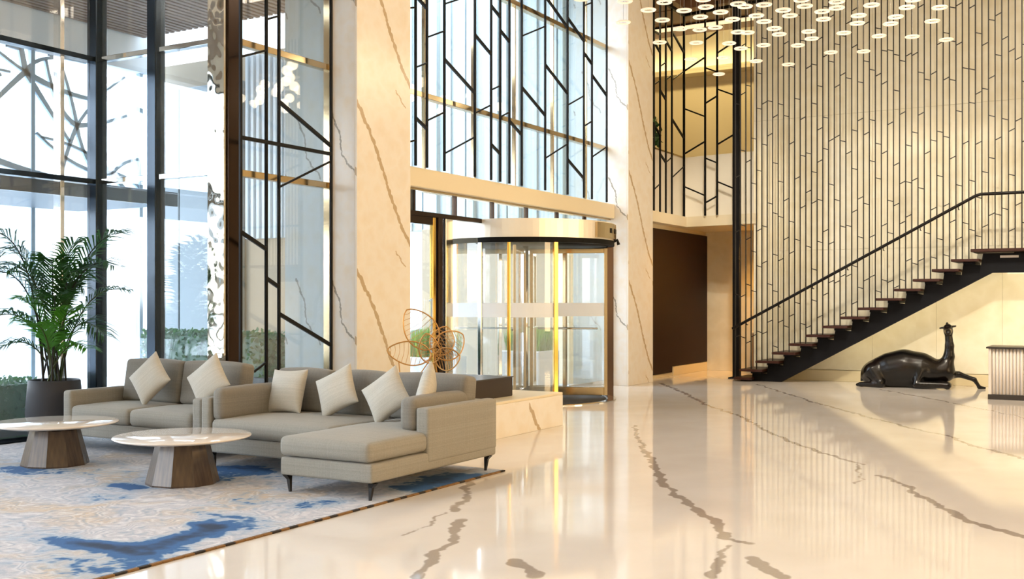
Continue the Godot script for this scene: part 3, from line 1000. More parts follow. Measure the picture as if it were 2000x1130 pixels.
func car() -> void:
	var c := thing("car", "grey-blue car parked outside, seen through the revolving door", "car", P(-13.6, -0.05, 22.0), "", "", 0.9)
	var side := PackedVector2Array([V2(-2.1, 0.3), V2(-1.75, 0.3), V2(-1.6, 0.58), V2(-1.25, 0.68), V2(-0.95, 0.52), V2(-0.85, 0.3), V2(0.95, 0.3), V2(1.05, 0.55), V2(1.35, 0.68), V2(1.68, 0.55), V2(1.8, 0.3), V2(2.1, 0.35), V2(2.15, 0.75), V2(1.95, 0.98), V2(1.5, 1.02), V2(0.9, 1.42), V2(-0.5, 1.46), V2(-1.15, 1.0), V2(-1.95, 0.86), V2(-2.15, 0.6)])
	put(c, "body", prism(side, 1.7), M.car_paint)
	for z in [-0.86, 0.86]:
		var win := PackedVector2Array([V2(-0.95, 1.02), V2(1.2, 1.04), V2(0.85, 1.34), V2(-0.45, 1.38)])
		put(c, "window", prism(win, 0.02), M.car_glass, Vector3(0, 0, z))
		for x in [-1.27, 1.36]:
			put(c, "wheel", lathe([V2(0.0, -0.1), V2(0.2, -0.1), V2(0.32, -0.09), V2(0.33, 0.0), V2(0.32, 0.09), V2(0.2, 0.1), V2(0.0, 0.1)], 24), M.rubber, Vector3(x, 0.33, z * 0.93), Basis(Vector3.RIGHT, PI / 2))
			put(c, "hub_cap", lathe([V2(0.0, -0.11), V2(0.17, -0.105), V2(0.19, 0.0), V2(0.17, 0.105), V2(0.0, 0.11)], 16), M.chrome, Vector3(x, 0.33, z * 0.94), Basis(Vector3.RIGHT, PI / 2))

# ================= glass front =================
func window(called_label: String, at: Vector3) -> Node3D:
	return thing("window_%d" % (1 + used.get("_w", 0)), called_label, "window", at, "", "structure")

func glass_front() -> void:
	# window 1: the outer bay, u = -10
	var w := thing("window_1", "tall glass wall of the left bay behind the potted palm", "window", P(-10, 0, 4), "", "structure")
	var ys := [0.06, 2.78, 4.13, 5.9, 7.6]
	var vs := [-5.0, -2.4, 0.2, 2.8, 5.2, 7.6, 7.98]
	for i in vs.size() - 1:
		for k in 4:
			box(w, "pane", -10.006, -9.994, ys[k], ys[k + 1], vs[i] + 0.01, vs[i + 1] - 0.01, M.glass, 0.001)
	for i in range(1, 6):
		box(w, "mullion", -10.09, -9.97, 0, 7.6, vs[i] - 0.025, vs[i] + 0.025, M.chrome)
	for k in [1, 2, 3]:
		box(w, "transom", -10.06, -9.93, ys[k] - 0.025, ys[k] + 0.03, -5.0, 8.0, M.post_steel)
	box(w, "sill", -10.06, -9.94, 0.0, 0.06, -5.0, 8.0, M.post_steel)
	# window 2: the return, v = 8.05
	w = thing("window_2", "glass return wall between the dark corner post and the mirror-clad post behind the left sofa", "window", P(-9, 0, 8.05), "", "structure")
	for k in 4:
		for q in [[-9.9, -9.11], [-8.97, -8.2]]:
			box(w, "pane", q[0], q[1], ys[k], ys[k + 1], 8.044, 8.056, M.glass, 0.001)
	for k in [1, 2, 3]:
		box(w, "transom", -9.9, -8.2, ys[k] - 0.025, ys[k] + 0.03, 8.01, 8.10, M.chrome)
	box(w, "sill", -9.9, -8.2, 0.0, 0.06, 8.0, 8.1, M.post_steel)
	var p := box(self, "corner_post", -10.05, -9.89, 0, 7.6, 7.97, 8.12, M.post_steel, 0.01)
	tag(p, "dark polished steel corner post between the left windows, behind the palm", "post")
	p = box(self, "window_post", -9.11, -8.97, 0, 7.6, 7.98, 8.12, M.post_steel, 0.01)
	tag(p, "dark polished steel window post behind the left sofa's first back cushion", "post")
	p = box(self, "mirror_post", -8.2, -7.95, 0, 7.6, 7.96, 8.14, M.wavy_mirror, 0.012)
	tag(p, "rippled mirror-clad square post left of the black bar screen", "post")
	p = box(self, "window_jamb", -7.95, -7.925, 0, 7.6, 7.99, 8.17, M.bronze_dark, 0.004)
	tag(p, "dark bronze jamb strip along the right edge of the mirror-clad post", "jamb")
	# window 3: bay beside the first column, u = -7.95
	w = thing("window_3", "tall glass bay between the mirror-clad post and the first marble column", "window", P(-7.95, 0, 8.9), "", "structure")
	for k in 4:
		box(w, "pane", -8.006, -7.994, ys[k], ys[k + 1], 8.17, 9.6, M.glass, 0.001)
	for k in [1, 2, 3]:
		box(w, "transom", -8.05, -7.96, ys[k] - 0.03, ys[k] + 0.04, 8.17, 9.6, M.champagne)
	box(w, "edge_trim", -8.03, -7.93, 0, 7.6, 9.585, 9.625, M.champagne)
	box(w, "sill", -8.03, -7.95, 0.0, 0.06, 8.17, 9.6, M.post_steel)
	# window 4: above the lintel
	w = thing("window_4", "tall window above the lintel of the revolving door", "window", P(-7.95, 3.16, 13.9), "", "structure")
	var ms := [10.69, 11.57, 12.78, 13.93, 15.15, 16.35, 17.14]
	for i in ms.size() - 1:
		for q in [[3.16, 4.13], [4.13, 5.9], [5.9, 7.6]]:
			box(w, "pane", -8.006, -7.994, q[0], q[1], ms[i] + 0.01, ms[i + 1] - 0.01, M.glass, 0.001)
	for i in range(1, 6):
		box(w, "mullion", -8.04, -7.98, 3.16, 7.6, ms[i] - 0.012, ms[i] + 0.012, M.champagne)
	for y in [4.13, 5.9]:
		box(w, "transom", -8.06, -7.95, y - 0.03, y + 0.04, 10.69, 17.14, M.champagne)
	# lintel and head glass above the doors
	var l := box(self, "trim_1", -8.2, -7.84, 2.91, 3.16, 10.66, 17.17, M.lintel_stone, 0.01)
	tag(l, "cream stone lintel beam across the entrance between the two marble columns", "lintel", "", "structure")
	w = thing("window_5", "strip of head glass under the lintel above the revolving door", "window", P(-7.95, 2.6, 13.9), "", "structure")
	var hs := [10.67, 11.25, 12.22, 13.2, 14.2, 15.2, 16.2, 17.16]
	for i in hs.size() - 1:
		box(w, "pane", -7.956, -7.944, 2.62, 2.89, hs[i] + 0.012, hs[i + 1] - 0.012, M.glass, 0.001)
		if i > 0: box(w, "mullion", -7.99, -7.92, 2.6, 2.91, hs[i] - 0.014, hs[i] + 0.014, M.bronze_dark)
	box(w, "top_rail", -7.99, -7.91, 2.88, 2.912, 10.67, 17.16, M.champagne)
	box(w, "bottom_rail", -7.99, -7.91, 2.56, 2.62, 10.67, 17.16, M.bronze_dark)
	# door 1: the framed side door left of the drum; glass panels either side of the drum
	var d := thing("door_1", "framed glass side door left of the revolving door", "door", P(-7.95, 0, 11.2), "", "structure")
	box(d, "pane", -7.956, -7.944, 0.1, 2.46, 10.75, 11.66, M.door_glass, 0.001)
	box(d, "stile", -7.98, -7.92, 0, 2.56, 10.69, 10.75, M.gold)
	box(d, "stile", -7.98, -7.92, 0, 2.56, 11.66, 11.72, M.gold)
	box(d, "rail", -7.98, -7.92, 2.46, 2.56, 10.75, 11.66, M.bronze_dark)
	box(d, "rail", -7.98, -7.92, 0, 0.1, 10.75, 11.66, M.chrome)
	box(d, "handle", -7.9, -7.87, 0.8, 1.5, 11.56, 11.59, M.chrome)
	for y in [0.82, 1.46]: box(d, "handle_bracket", -7.93, -7.88, y, y + 0.02, 11.565, 11.585, M.chrome)
	w = thing("window_6", "glass side panel with steel posts left of the revolving drum", "window", P(-7.95, 0, 12.3), "", "structure")
	box(w, "post", -8.0, -7.9, 0, 2.56, 11.76, 11.86, M.bronze_dark)
	box(w, "post", -8.0, -7.9, 0, 2.56, 11.93, 12.1, M.chrome)
	box(w, "pane", -7.956, -7.944, 0.1, 2.56, 12.1, 12.8, M.door_glass, 0.001)
	box(w, "rail", -7.98, -7.92, 0, 0.1, 12.1, 12.8, M.chrome)
	w = thing("window_7", "glass side panel between the revolving drum and the second column", "window", P(-7.95, 0, 16.3), "", "structure")
	box(w, "pane", -7.956, -7.944, 0.1, 2.56, 15.56, 17.1, M.door_glass, 0.001)
	box(w, "rail", -7.98, -7.92, 0, 0.1, 15.56, 17.1, M.chrome)
	box(w, "post", -8.0, -7.9, 0, 2.56, 17.08, 17.16, M.champagne)
	window_screens()

func link_v(parent: Node, u: float, v0: float, y0: float, v1: float, y1: float, m: Material) -> void:
	var w := 0.022 if y1 > y0 else 0.038
	bar(parent, "link", P(u, y0, v0), P(u, y1, v1), Vector3.RIGHT, w, w * 0.9, m)

func window_screens() -> void:
	var u := -7.78
	var s := thing("bar_screen", "black bar screen of four posts before the glass left of the first column", "screen", P(u, 0, 8.7))
	for v in [8.01, 8.38, 8.57, 9.42]: box(s, "bar", u - 0.015, u + 0.015, 0, 7.6, v - 0.015, v + 0.015, M.black_metal)
	for l in [[8.01, 3.92, 8.38, 4.06], [8.38, 4.38, 8.57, 4.46], [8.57, 3.56, 9.42, 3.2], [8.01, 3.11, 9.42, 3.11], [8.57, 2.66, 9.42, 3.03], [8.01, 2.16, 8.38, 2.0], [8.38, 1.70, 8.57, 1.61], [8.57, 1.33, 9.42, 0.97], [8.2, 0.74, 8.38, 0.83], [8.01, 5.6, 8.38, 5.44], [8.38, 6.3, 8.57, 6.38], [8.57, 5.4, 9.42, 5.04]]:
		link_v(s, u, l[0], l[1], l[2], l[3], M.black_metal)
	s = thing("bar_screen", "wide black bar screen before the window above the revolving door", "screen", P(u, 3.16, 13.9))
	var b := [11.06, 11.31, 11.71, 12.46, 12.89, 13.14, 13.4, 13.76, 14.49, 15.24, 15.83, 16.13, 16.71]
	for v in b: box(s, "bar", u - 0.015, u + 0.015, 3.16, 7.6, v - 0.016, v + 0.016, M.black_metal)
	# links: bar number, height at that bar, rising (+) or falling (-) to the next bar
	for l in [[0, 5.29, -1], [3, 5.1, -1], [2, 4.62, -1], [4, 5.6, -1], [5, 5.31, -1], [8, 6.13, -1], [9, 5.97, -1], [10, 5.53, -1], [11, 5.22, -1], [8, 5.08, -1], [7, 4.61, -1], [0, 3.76, -1], [6, 4.06, -1], [4, 3.66, -1], [9, 3.72, -1]]:
		link_v(s, u, b[l[0]], l[1], b[l[0] + 1], l[1] - (b[l[0] + 1] - b[l[0]]) * 0.42, M.black_metal)
	for l in [[2, 5.34], [1, 4.82], [0, 4.39], [7, 5.36], [4, 4.42], [9, 4.58], [1, 3.76], [3, 4.03], [5, 4.08], [2, 3.39], [8, 3.65], [10, 4.33], [11, 3.86], [6, 6.1], [10, 6.3], [3, 6.4]]:
		link_v(s, u, b[l[0]], l[1], b[l[0] + 1], l[1] + (b[l[0] + 1] - b[l[0]]) * 0.42, M.black_metal)
	for y in [5.05, 3.39]: link_v(s, u, 10.74, y, 11.06, y + 0.09, M.black_metal)

# ================= columns =================
func columns() -> void:
	for k in 2:
		var v0: float = [9.63, 17.17][k]
		var v1: float = v0 + [1.04, 1.1][k]
		var c := thing("marble_column", ["square cream marble column behind the sofas, left of the revolving door", "square cream marble column right of the revolving door, beside the dark brown wall panel"][k], "column", P(-8.1, 0, (v0 + v1) / 2), "square marble columns of the glass front")
		box(c, "core", -8.63, -7.61, 0, 7.6, v0 + 0.03, v1 - 0.03, M.plain_cream)
		box(c, "front_panel", -7.61, -7.58, 0, 7.6, v0, v1, M.column_marble, 0.004)
		for q in [[v0, v0 + 0.03], [v1 - 0.03, v1]]:
			box(c, "side_panel", -8.0, -7.61, 0, 7.6, q[0], q[1], M.column_side_marble, 0.004)
			box(c, "outer_panel", -8.65, -8.004, 0, 7.6, q[0], q[1], M.column_outer_marble, 0.004)

# ================= balcony =================
func balcony() -> void:
	var s := thing("balcony_slab", "pale balcony floor edge above the brown wall panel", "balcony", P(-7.7, 2.95, 20.3), "", "structure")
	var poly := PackedVector2Array([V2(-3.4, -2.1), V2(0.0, -2.1), V2(0.0, 0.0), V2(1.5, -0.25), V2(1.5, 0.06), V2(3.9, 0.06), V2(3.9, 3.0), V2(-3.4, 3.0)])
	put(s, "slab", prism(poly, 0.2, "y"), M.plain_cream)
	var w := thing("wall_balcony", "yellow lit walls of the balcony room behind the bar screen", "wall", P(-7.7, 3.15, 23), "", "structure")
	box(w, "back_wall", -11.1, -3.8, 3.15, 7.6, 23.0, 23.2, M.plain_cream)
	box(w, "end_wall", -11.1, -10.9, 3.15, 7.6, 18.2, 23.0, M.plain_cream)
	box(w, "front_wall", -11.1, -8.7, 3.15, 7.6, 18.2, 18.35, M.plain_cream)
	box(w, "side_wall", -4.0, -3.8, 3.15, 7.6, 20.36, 23.0, M.plain_cream)
	var c := thing("ceiling_balcony", "brown timber ceiling of the balcony room", "ceiling", P(-7.7, 7.35, 21), "", "structure")
	box(c, "soffit", -10.9, -7.74, 7.32, 7.58, 18.36, 20.3, M.ceiling_brown)
	box(c, "soffit", -10.9, -4.0, 7.32, 7.58, 20.36, 22.4, M.ceiling_brown)
	# light cove along the back wall
	var l := thing("cove_light", "bright warm light cove along the top of the balcony's back wall", "light", P(-7.4, 6.5, 22.8))
	box(l, "shelf", -10.9, -4.0, 6.52, 6.58, 22.62, 23.0, M.plain_cream)
	box(l, "upstand", -10.9, -4.0, 6.58, 6.64, 22.62, 22.65, M.plain_cream)
	box(l, "strip_lamp", -10.8, -4.1, 6.6, 6.63, 22.7, 22.76, M.cove_glow)
	area_light(l, P(-7.4, 6.66, 22.75) - l.position, Basis(Vector3.RIGHT, PI / 2 - 0.5), Vector2(6.6, 0.06), Color(1.0, 0.88, 0.5), 4.0)
	var dl := thing("balcony_light", "warm ceiling lamp of the balcony room above the bar screen", "light", P(-8.0, 7.3, 21.6))
	put(dl, "frame", cbox(Vector3(2.6, 0.03, 0.3), 0.005), M.bronze_dark)
	put(dl, "diffuser", cbox(Vector3(2.5, 0.02, 0.24), 0.003), M.lamp_panel, Vector3(0, -0.02, 0))
	area_light(dl, Vector3(0, -0.05, 0), Basis(Vector3.RIGHT, -PI / 2), Vector2(2.5, 0.24), Color(1.0, 0.76, 0.33), 9.0)
	# solid parapet behind the bars
	var p := thing("balcony_parapet", "grey-beige parapet panels along the balcony edge behind the bars", "parapet", P(-7.9, 3.15, 20.5))
	box(p, "panel", -7.9, -7.87, 3.15, 4.36, 18.3, 20.5, M.rail_panel)
	bar_panel(p, "panel", V2(-7.87, 20.5), V2(-6.16, 20.24), 3.15, 4.36)
	box(p, "top_rail", -7.92, -7.85, 4.36, 4.39, 18.3, 20.52, M.champagne)
	# bar screen along the balcony edge
	var s2 := thing("balcony_screen", "black bar screen along the balcony edge with an L-shaped top rail", "screen", P(-7.72, 3.15, 20.2))
	var u := -7.73
	var vs := [18.68, 18.98, 19.27, 19.58, 20.23]
	for i in 5:
		var th := 0.016 if i < 4 else 0.022
		box(s2, "bar", u - th, u + th, 3.15, 7.32, vs[i] - 0.018, vs[i] + 0.018, M.black_metal)
	for q in [[0, 6.5, 0], [1, 5.45, -1], [1, 5.9, 1], [2, 6.45, -1], [2, 5.7, 1], [3, 6.7, -1], [3, 5.75, 1], [0, 5.5, 1], [0, 4.75, -1], [1, 4.25, -1], [2, 4.12, 1], [3, 5.0, -1], [3, 3.86, 1], [0, 3.55, 1], [0, 6.3, -1]]:
		var i: int = q[0]
		link_v(s2, u, vs[i], q[1], vs[i + 1], q[1] + q[2] * (vs[i + 1] - vs[i]) * 0.45, M.black_metal)
	box(s2, "top_rail", u - 0.03, u + 0.03, 7.13, 7.19, 18.3, 20.25, M.black_metal)
	var ru := [-7.73, -7.27, -7.01, -6.56, -6.2]
	var rv := func(x: float) -> float: return 20.25 - (x + 7.73) * 0.16
	bar(s2, "top_rail", P(-7.73, 7.16, 20.25), P(-6.0, 7.16, 19.98), Vector3.UP, 0.05, 0.06, M.black_metal)
	for i in range(1, 4):
		box(s2, "bar", ru[i] - 0.018, ru[i] + 0.018, 3.15, 7.32, rv.call(ru[i]) - 0.018, rv.call(ru[i]) + 0.018, M.black_metal)
	for q in [[0, 6.05, 1], [0, 4.4, 1], [0, 5.3, -1], [0, 3.75, -1], [1, 6.05, -1], [1, 5.35, 1], [1, 3.4, 1], [1, 4.28, -1], [1, 6.6, 1], [2, 5.6, -1], [2, 4.52, 1], [2, 6.3, 1], [2, 3.8, -1]]:
		var i: int = q[0]
		var e: float = minf(ru[i + 1], -6.56)
		bar(s2, "link", P(ru[i], q[1], rv.call(ru[i])), P(e, q[1] + q[2] * (e - ru[i]) * 0.45, rv.call(e)), Vector3.BACK, 0.028, 0.03, M.black_metal)
	var post := box(self, "stair_post", -6.62, -6.49, 0.0, 7.6, 19.88, 20.01, M.stringer_black, 0.008)
	post.name = "stair_post"
	tag(post, "tall dark square steel post at the foot of the staircase", "post")
	var bp := put(post, "base_plate", cbox(Vector3(0.26, 0.02, 0.26), 0.004), M.stringer_black, Vector3(0, -3.79, 0))
	bp.name = "base_plate"
	var pt := thing("balcony_plant", "small dark leafy plant on the balcony behind the left bars", "plant", P(-7.93, 4.39, 18.85))
	put(pt, "foliage", hedge_mesh(Vector3(0.1, 0.36, 0.62), 260, 0.13, 12), M.leaf, Vector3(0.03, 0.24, 0))
	put(pt, "pot", lathe([V2(0.0, 0.0), V2(0.05, 0.0), V2(0.06, 0.1), V2(0.0, 0.1)], 16), M.pot_grey, Vector3(0.03, 0, 0))

func bar_panel(parent: Node, called: String, a: Vector2, b: Vector2, y0: float, y1: float) -> void:
	var c := (a + b) / 2
	var d := b - a
	put(parent, called, cbox(Vector3(d.length(), y1 - y0, 0.03), 0.004), M.rail_panel, P(c.x, (y0 + y1) / 2, c.y) - top_of(parent), Basis(Vector3.UP, atan2(d.y, d.x)))

# ================= revolving door =================
func revolving_door() -> void:
	var R := 1.3
	var o := thing("revolving_door", "round glass revolving door with chrome and gold posts between the two marble columns", "door", P(-7.95, 0, 14.18))
	put(o, "floor_ring", arc_wall(R, 0, 360, 0.0, 0.012, 0.12, 72), M.chrome)
	put(o, "canopy_band", arc_wall(R, -180, 180, 2.36, 2.62, 0.05, 96), M.brushed_band)
	put(o, "canopy_top", lathe([V2(0.0, 2.62), V2(1.32, 2.62), V2(1.32, 2.6), V2(0.0, 2.6)], 64), M.plaster)
	put(o, "canopy_soffit", lathe([V2(0.0, 2.3), V2(1.27, 2.3), V2(1.27, 2.36), V2(0.0, 2.36)], 64), M.soffit_dark)
	put(o, "canopy_rim", arc_wall(R, -180, 180, 2.29, 2.36, 0.075, 96), M.soffit_dark)
	for a in [[-90, -42], [38, 90], [90, 138], [222, 270]]:
		put(o, "drum_glass", arc_wall(R, a[0], a[1], 0.1, 2.31, 0.012, 14), M.door_glass)
		put(o, "bottom_rail", arc_wall(R, a[0], a[1], 0.012, 0.1, 0.04, 14), M.chrome)
		put(o, "frosted_band", arc_wall(R + 0.009, a[0], a[1], 1.24, 1.44, 0.003, 14), M.frosted)
	for a in [[-42, M.gold, 0.032], [-71, M.gold, 0.022], [-90, M.chrome, 0.03], [38, M.bronze_dark, 0.05], [90, M.champagne, 0.03], [138, M.chrome, 0.03], [222, M.chrome, 0.03]]:
		var p := P(R * cos(deg_to_rad(a[0])), 1.16, R * sin(deg_to_rad(a[0])))
		put(o, "post", cbox(Vector3(a[2] * 2, 2.31, a[2] * 2), 0.006), a[1], p, Basis(Vector3.UP, deg_to_rad(a[0])))
	put(o, "centre_shaft", lathe([V2(0.0, 0.012), V2(0.045, 0.012), V2(0.045, 2.3), V2(0.0, 2.3)], 20), M.chrome)
	for k in 4:
		var a := deg_to_rad(22.0 + 90.0 * k)
		var b := Basis(Vector3.UP, a)
		var wing := put(o, "wing", cbox(Vector3(1.12, 2.0, 0.012), 0.002), M.door_glass, b * Vector3(0.64, 1.16, 0), b)
		for q in [["stile", Vector3(0.05, 2.2, 0.04), Vector3(-0.55, 0, 0)], ["stile", Vector3(0.05, 2.2, 0.04), Vector3(0.57, 0, 0)], ["rail", Vector3(1.07, 0.07, 0.04), Vector3(0.01, 1.06, 0)], ["rail", Vector3(1.07, 0.12, 0.04), Vector3(0.01, -1.04, 0)]]:
			put(wing, q[0], cbox(q[1], 0.004), M.champagne, q[2])
		put(wing, "push_bar", tube([Vector3(-0.45, -0.1, 0.05), Vector3(0.45, -0.1, 0.05)], 0.014, 0.014, 8), M.chrome)
		put(wing, "frosted_band", cbox(Vector3(1.06, 0.2, 0.004), 0.001), M.frosted, Vector3(0.01, 0.18, 0.01))
	var sb := put(o, "sensor_box", arc_wall(R + 0.045, -12, 36, 2.38, 2.6, 0.04, 12), M.champagne)
	for a in [4, 12]:
		put(sb, "sensor_window", arc_wall(R + 0.068, a, a + [3, 8][a / 12], 2.46, 2.53, 0.006, 3), M.black_metal)
	put(o, "camera_bracket", tube([P(1.2, 2.35, 0.53), P(1.26, 2.38, 0.56), P(1.28, 2.31, 0.57)], 0.022, 0.026, 8), M.black_metal)
	# door mat inside the drum
	put(o, "door_mat", lathe([V2(0.0, 0.008), V2(1.22, 0.008), V2(1.22, 0.0), V2(0.0, 0.0)], 48), M.pot_grey)

# ================= staircase =================
func staircase() -> void:
	var s := thing("staircase", "open-riser staircase of brown planks on a black steel stringer with a dark handrail", "staircase", P(-4, 0, 19.6))
	var n := 14
	var us := []
	var hs := []
	for k in n:
		us.append(-6.25 + 0.3023 * k)
		hs.append(0.23 + 0.1615 * k)
	# saw-toothed stringer under the planks
	var top := PackedVector2Array()
	top.append(V2(-6.2, 0.0))
	top.append(V2(-6.2, 0.065))
	top.append(V2(us[0] + 0.16, 0.065))
	for k in n:
		top.append(V2(us[k] + 0.16, hs[k] - 0.045 - 0.02))
		top.append(V2((us[k + 1] + 0.13 if k < n - 1 else 2.0), hs[k] - 0.045 - (0.055 if k < n - 1 else 0.02)))
	top.append(V2(2.0, 1.94))
	top.append(V2(-2.02, 1.94))
	top.append(V2(-5.55, 0.0))
	for v in [19.43]:
		var st := put(s, "stringer", prism(top, 0.09), M.stringer_black, P(0, 0, v + 0.045) - s.position)
		st.name = "stringer"
	box(s, "slot_plate", -1.9, -1.62, 2.185, 2.225, 19.42, 19.435, M.desk_cream, 0.002)
	for q in [["landing_strip", P(-0.2, 1.99, 19.62), 3.4, 0.0, 1.7], ["flight_strip", P(-3.3, 1.37, 19.62), 2.9, atan2(1.94, 3.53), 0.9]]:
		var sb := Basis(Vector3.BACK, q[3])
		var strip := put(s, q[0], cbox(Vector3(q[2], 0.02, 0.04), 0.004), M.cove_glow, q[1] - s.position, sb)
		area_light(strip, Vector3(0, -0.02, 0), Basis(Vector3.RIGHT, -PI / 2 + 1.0), Vector2(q[2], 0.03), Color(1.0, 0.88, 0.58), q[4])
	var pl := box(s, "base_plate", -6.36, -6.05, 0.03, 0.075, 19.17, 20.02, M.tread_wood, 0.006)
	box(s, "base_block", -6.3, -6.1, 0.0, 0.03, 19.4, 20.0, M.stringer_black)
	for k in n - 1:
		box(s, "tread", us[k], us[k] + 0.43, hs[k] - 0.045, hs[k], 19.15, 20.04, M.tread_wood, 0.006)
		box(s, "tread_bearer", us[k] + 0.17, us[k] + 0.36, hs[k] - 0.085, hs[k] - 0.045, 19.3, 19.97, M.stringer_black, 0.004)
	box(s, "landing", us[n - 1], 2.6, hs[n - 1] - 0.05, hs[n - 1], 19.15, 20.04, M.tread_wood, 0.006)
	box(s, "landing_beam", -1.7, 2.0, hs[n - 1] - 0.2, hs[n - 1] - 0.05, 19.55, 19.93, M.stringer_black)
	var rail := put(s, "handrail", tube([P(-6.36, 0.965, 19.1) - s.position, P(-4.3, 2.08, 19.1) - s.position, P(-2.24, 3.195, 19.1) - s.position, P(-2.16, 3.22, 19.1) - s.position, P(0.0, 3.225, 19.1) - s.position, P(2.6, 3.23, 19.1) - s.position], 0.026, 0.026, 8), M.rail_dark)
	for k in 7:
		var u := -6.1 + k * 0.6
		put(rail, "bracket", tube([P(u, 0.965 + (u + 6.36) * 0.5412, 19.1) - s.position, P(u, 0.9 + (u + 6.36) * 0.5412, 19.12) - s.position, P(u, 0.9 + (u + 6.36) * 0.5412, 19.2) - s.position], 0.008, 0.008, 6), M.rail_dark)

func stair_screen() -> void:
	var s := thing("stair_screen", "ceiling-high screen of thin dark rods with slanting links along the staircase", "screen", P(-4, 0, 19.22))
	var v := 19.22
	var n := 82
	var g := RandomNumberGenerator.new()
	g.seed = 4
	var xs := []
	for i in n:
		var u := -6.345 + 0.0998 * i
		var k := int(floorf((u - 0.015 + 6.25) / 0.3023))
		var y0 := 0.075 if u < -6.24 else minf(0.23 + 0.1615 * k, 0.23 + 0.1615 * 13)
		xs.append([u, y0])
		box(s, "rod", u - 0.009, u + 0.009, y0, 7.6, v - 0.011, v + 0.011, M.rod_bronze, 0.002)
	# links: every gap between rods has its own run of links, rising or falling
	var left := 300
	for i in n - 1:
		var y: float = xs[i][1] + g.randf_range(0.15, 0.8)
		var up := g.randf() < 0.5
		while y < 7.3 and left > 0:
			var d := 0.048 if up else -0.032
			bar(s, "link", P(xs[i][0], y, v), P(xs[i + 1][0], y + d, v), Vector3.BACK, 0.014, 0.02, M.rod_bronze, 0.002)
			left -= 1
			up = g.randf() < (0.35 if up else 0.65)
			y += g.randf_range(0.55, 1.55)

# ================= statue =================
func camel() -> void:
	var C := thing("camel_statue", "dark bronze statue of a lying camel with one foreleg stretched out, under the staircase", "statue", P(-3.18, 0, 19.28), "", "", 0.13)
	var v := func(x: float, y: float, z: float) -> Vector3: return Vector3(x, y, z)
	var b := [
		# trunk and hump
		[v.call(-0.66, 0.24, 0), v.call(-0.42, 0.31, 0), 0.215, 0.255, 0.12], [v.call(-0.42, 0.31, 0), v.call(-0.2, 0.35, 0), 0.255, 0.275, 0.1], [v.call(-0.2, 0.35, 0), v.call(0.06, 0.33, 0), 0.275, 0.245, 0.1], [v.call(0.06, 0.33, 0), v.call(0.3, 0.27, 0), 0.245, 0.18, 0.1],
		[v.call(-0.74, 0.2, 0), v.call(-0.6, 0.25, 0), 0.16, 0.2, 0.1], [v.call(0.22, 0.26, 0), v.call(0.44, 0.27, 0), 0.2, 0.15, 0.12],
		# neck, head
		[v.call(0.43, 0.3, 0), v.call(0.505, 0.54, 0), 0.155, 0.088, 0.08], [v.call(0.505, 0.54, 0), v.call(0.515, 0.72, 0), 0.086, 0.07, 0.03], [v.call(0.515, 0.72, 0), v.call(0.495, 0.95, 0), 0.068, 0.058, 0.03],
		[v.call(0.495, 0.97, 0.0), v.call(0.49, 1.02, 0.03), 0.074, 0.07, 0.04], [v.call(0.49, 1.0, 0.05), v.call(0.497, 0.95, 0.17), 0.06, 0.044, 0.04], [v.call(0.497, 0.945, 0.17), v.call(0.497, 0.935, 0.19), 0.042, 0.036, 0.02],
		[v.call(0.478, 1.05, 0.0), v.call(0.476, 1.095, -0.01), 0.026, 0.022, 0.015],
		[v.call(0.45, 1.03, -0.01), v.call(0.365, 1.012, -0.02), 0.022, 0.016, 0.012], [v.call(0.53, 1.035, -0.01), v.call(0.61, 1.05, -0.02), 0.022, 0.016, 0.012],
		# near foreleg, folded
		[v.call(0.06, 0.3, 0.17), v.call(-0.0, 0.09, 0.26), 0.1, 0.06, 0.05], [v.call(0.0, 0.075, 0.27), v.call(0.48, 0.07, 0.24), 0.06, 0.055, 0.02], [v.call(0.48, 0.06, 0.24), v.call(0.5, 0.06, 0.1), 0.06, 0.055, 0.02],
		# far foreleg, stretched out to the right
		[v.call(0.42, 0.22, -0.1), v.call(0.66, 0.235, -0.1), 0.09, 0.052, 0.06], [v.call(0.66, 0.235, -0.1), v.call(0.9, 0.155, -0.1), 0.048, 0.036, 0.02], [v.call(0.9, 0.155, -0.1), v.call(0.975, 0.035, -0.1), 0.036, 0.028, 0.02], [v.call(0.97, 0.028, -0.1), v.call(1.06, 0.02, -0.1), 0.03, 0.02, 0.02],
		# near hind leg, folded, and its foot
		[v.call(-0.7, 0.26, 0.14), v.call(-0.58, 0.09, 0.24), 0.16, 0.085, 0.05], [v.call(-0.56, 0.055, 0.26), v.call(-0.9, 0.045, 0.2), 0.055, 0.04, 0.03], [v.call(-0.88, 0.04, 0.2), v.call(-0.95, 0.035, 0.17), 0.035, 0.03, 0.02],
		# far legs under the body
		[v.call(-0.65, 0.14, -0.2), v.call(-0.45, 0.06, -0.24), 0.13, 0.06, 0.05], [v.call(0.0, 0.2, -0.16), v.call(0.2, 0.1, -0.18), 0.12, 0.09, 0.06],
		# keel of the belly and the tail
		[v.call(-0.4, 0.1, 0.0), v.call(0.25, 0.1, 0.0), 0.1, 0.1, 0.1], [v.call(-0.86, 0.27, 0.0), v.call(-0.9, 0.1, 0.02), 0.022, 0.018, 0.03]]
	var me := body_mesh(b, 0.06, 0.0135, Vector3(-1.02, -0.02, -0.34), Vector3(1.12, 1.15, 0.36))
	put(C, "body", me, M.bronze_statue)
	for s in [-1.0, 1.0]:
		put(C, "eye", lathe([V2(0.0, -0.011), V2(0.009, -0.006), V2(0.011, 0.0), V2(0.009, 0.006), V2(0.0, 0.011)], 10), M.champagne, Vector3(0.492 + s * 0.042, 1.005, 0.085))
	put(C, "halter", tube(ring_points(Vector3(0.496, 0.962, 0.125), 0.05, 0.05, Vector3(0.02, -0.35, 0.9)), 0.006, 0.006, 6, true), M.champagne)

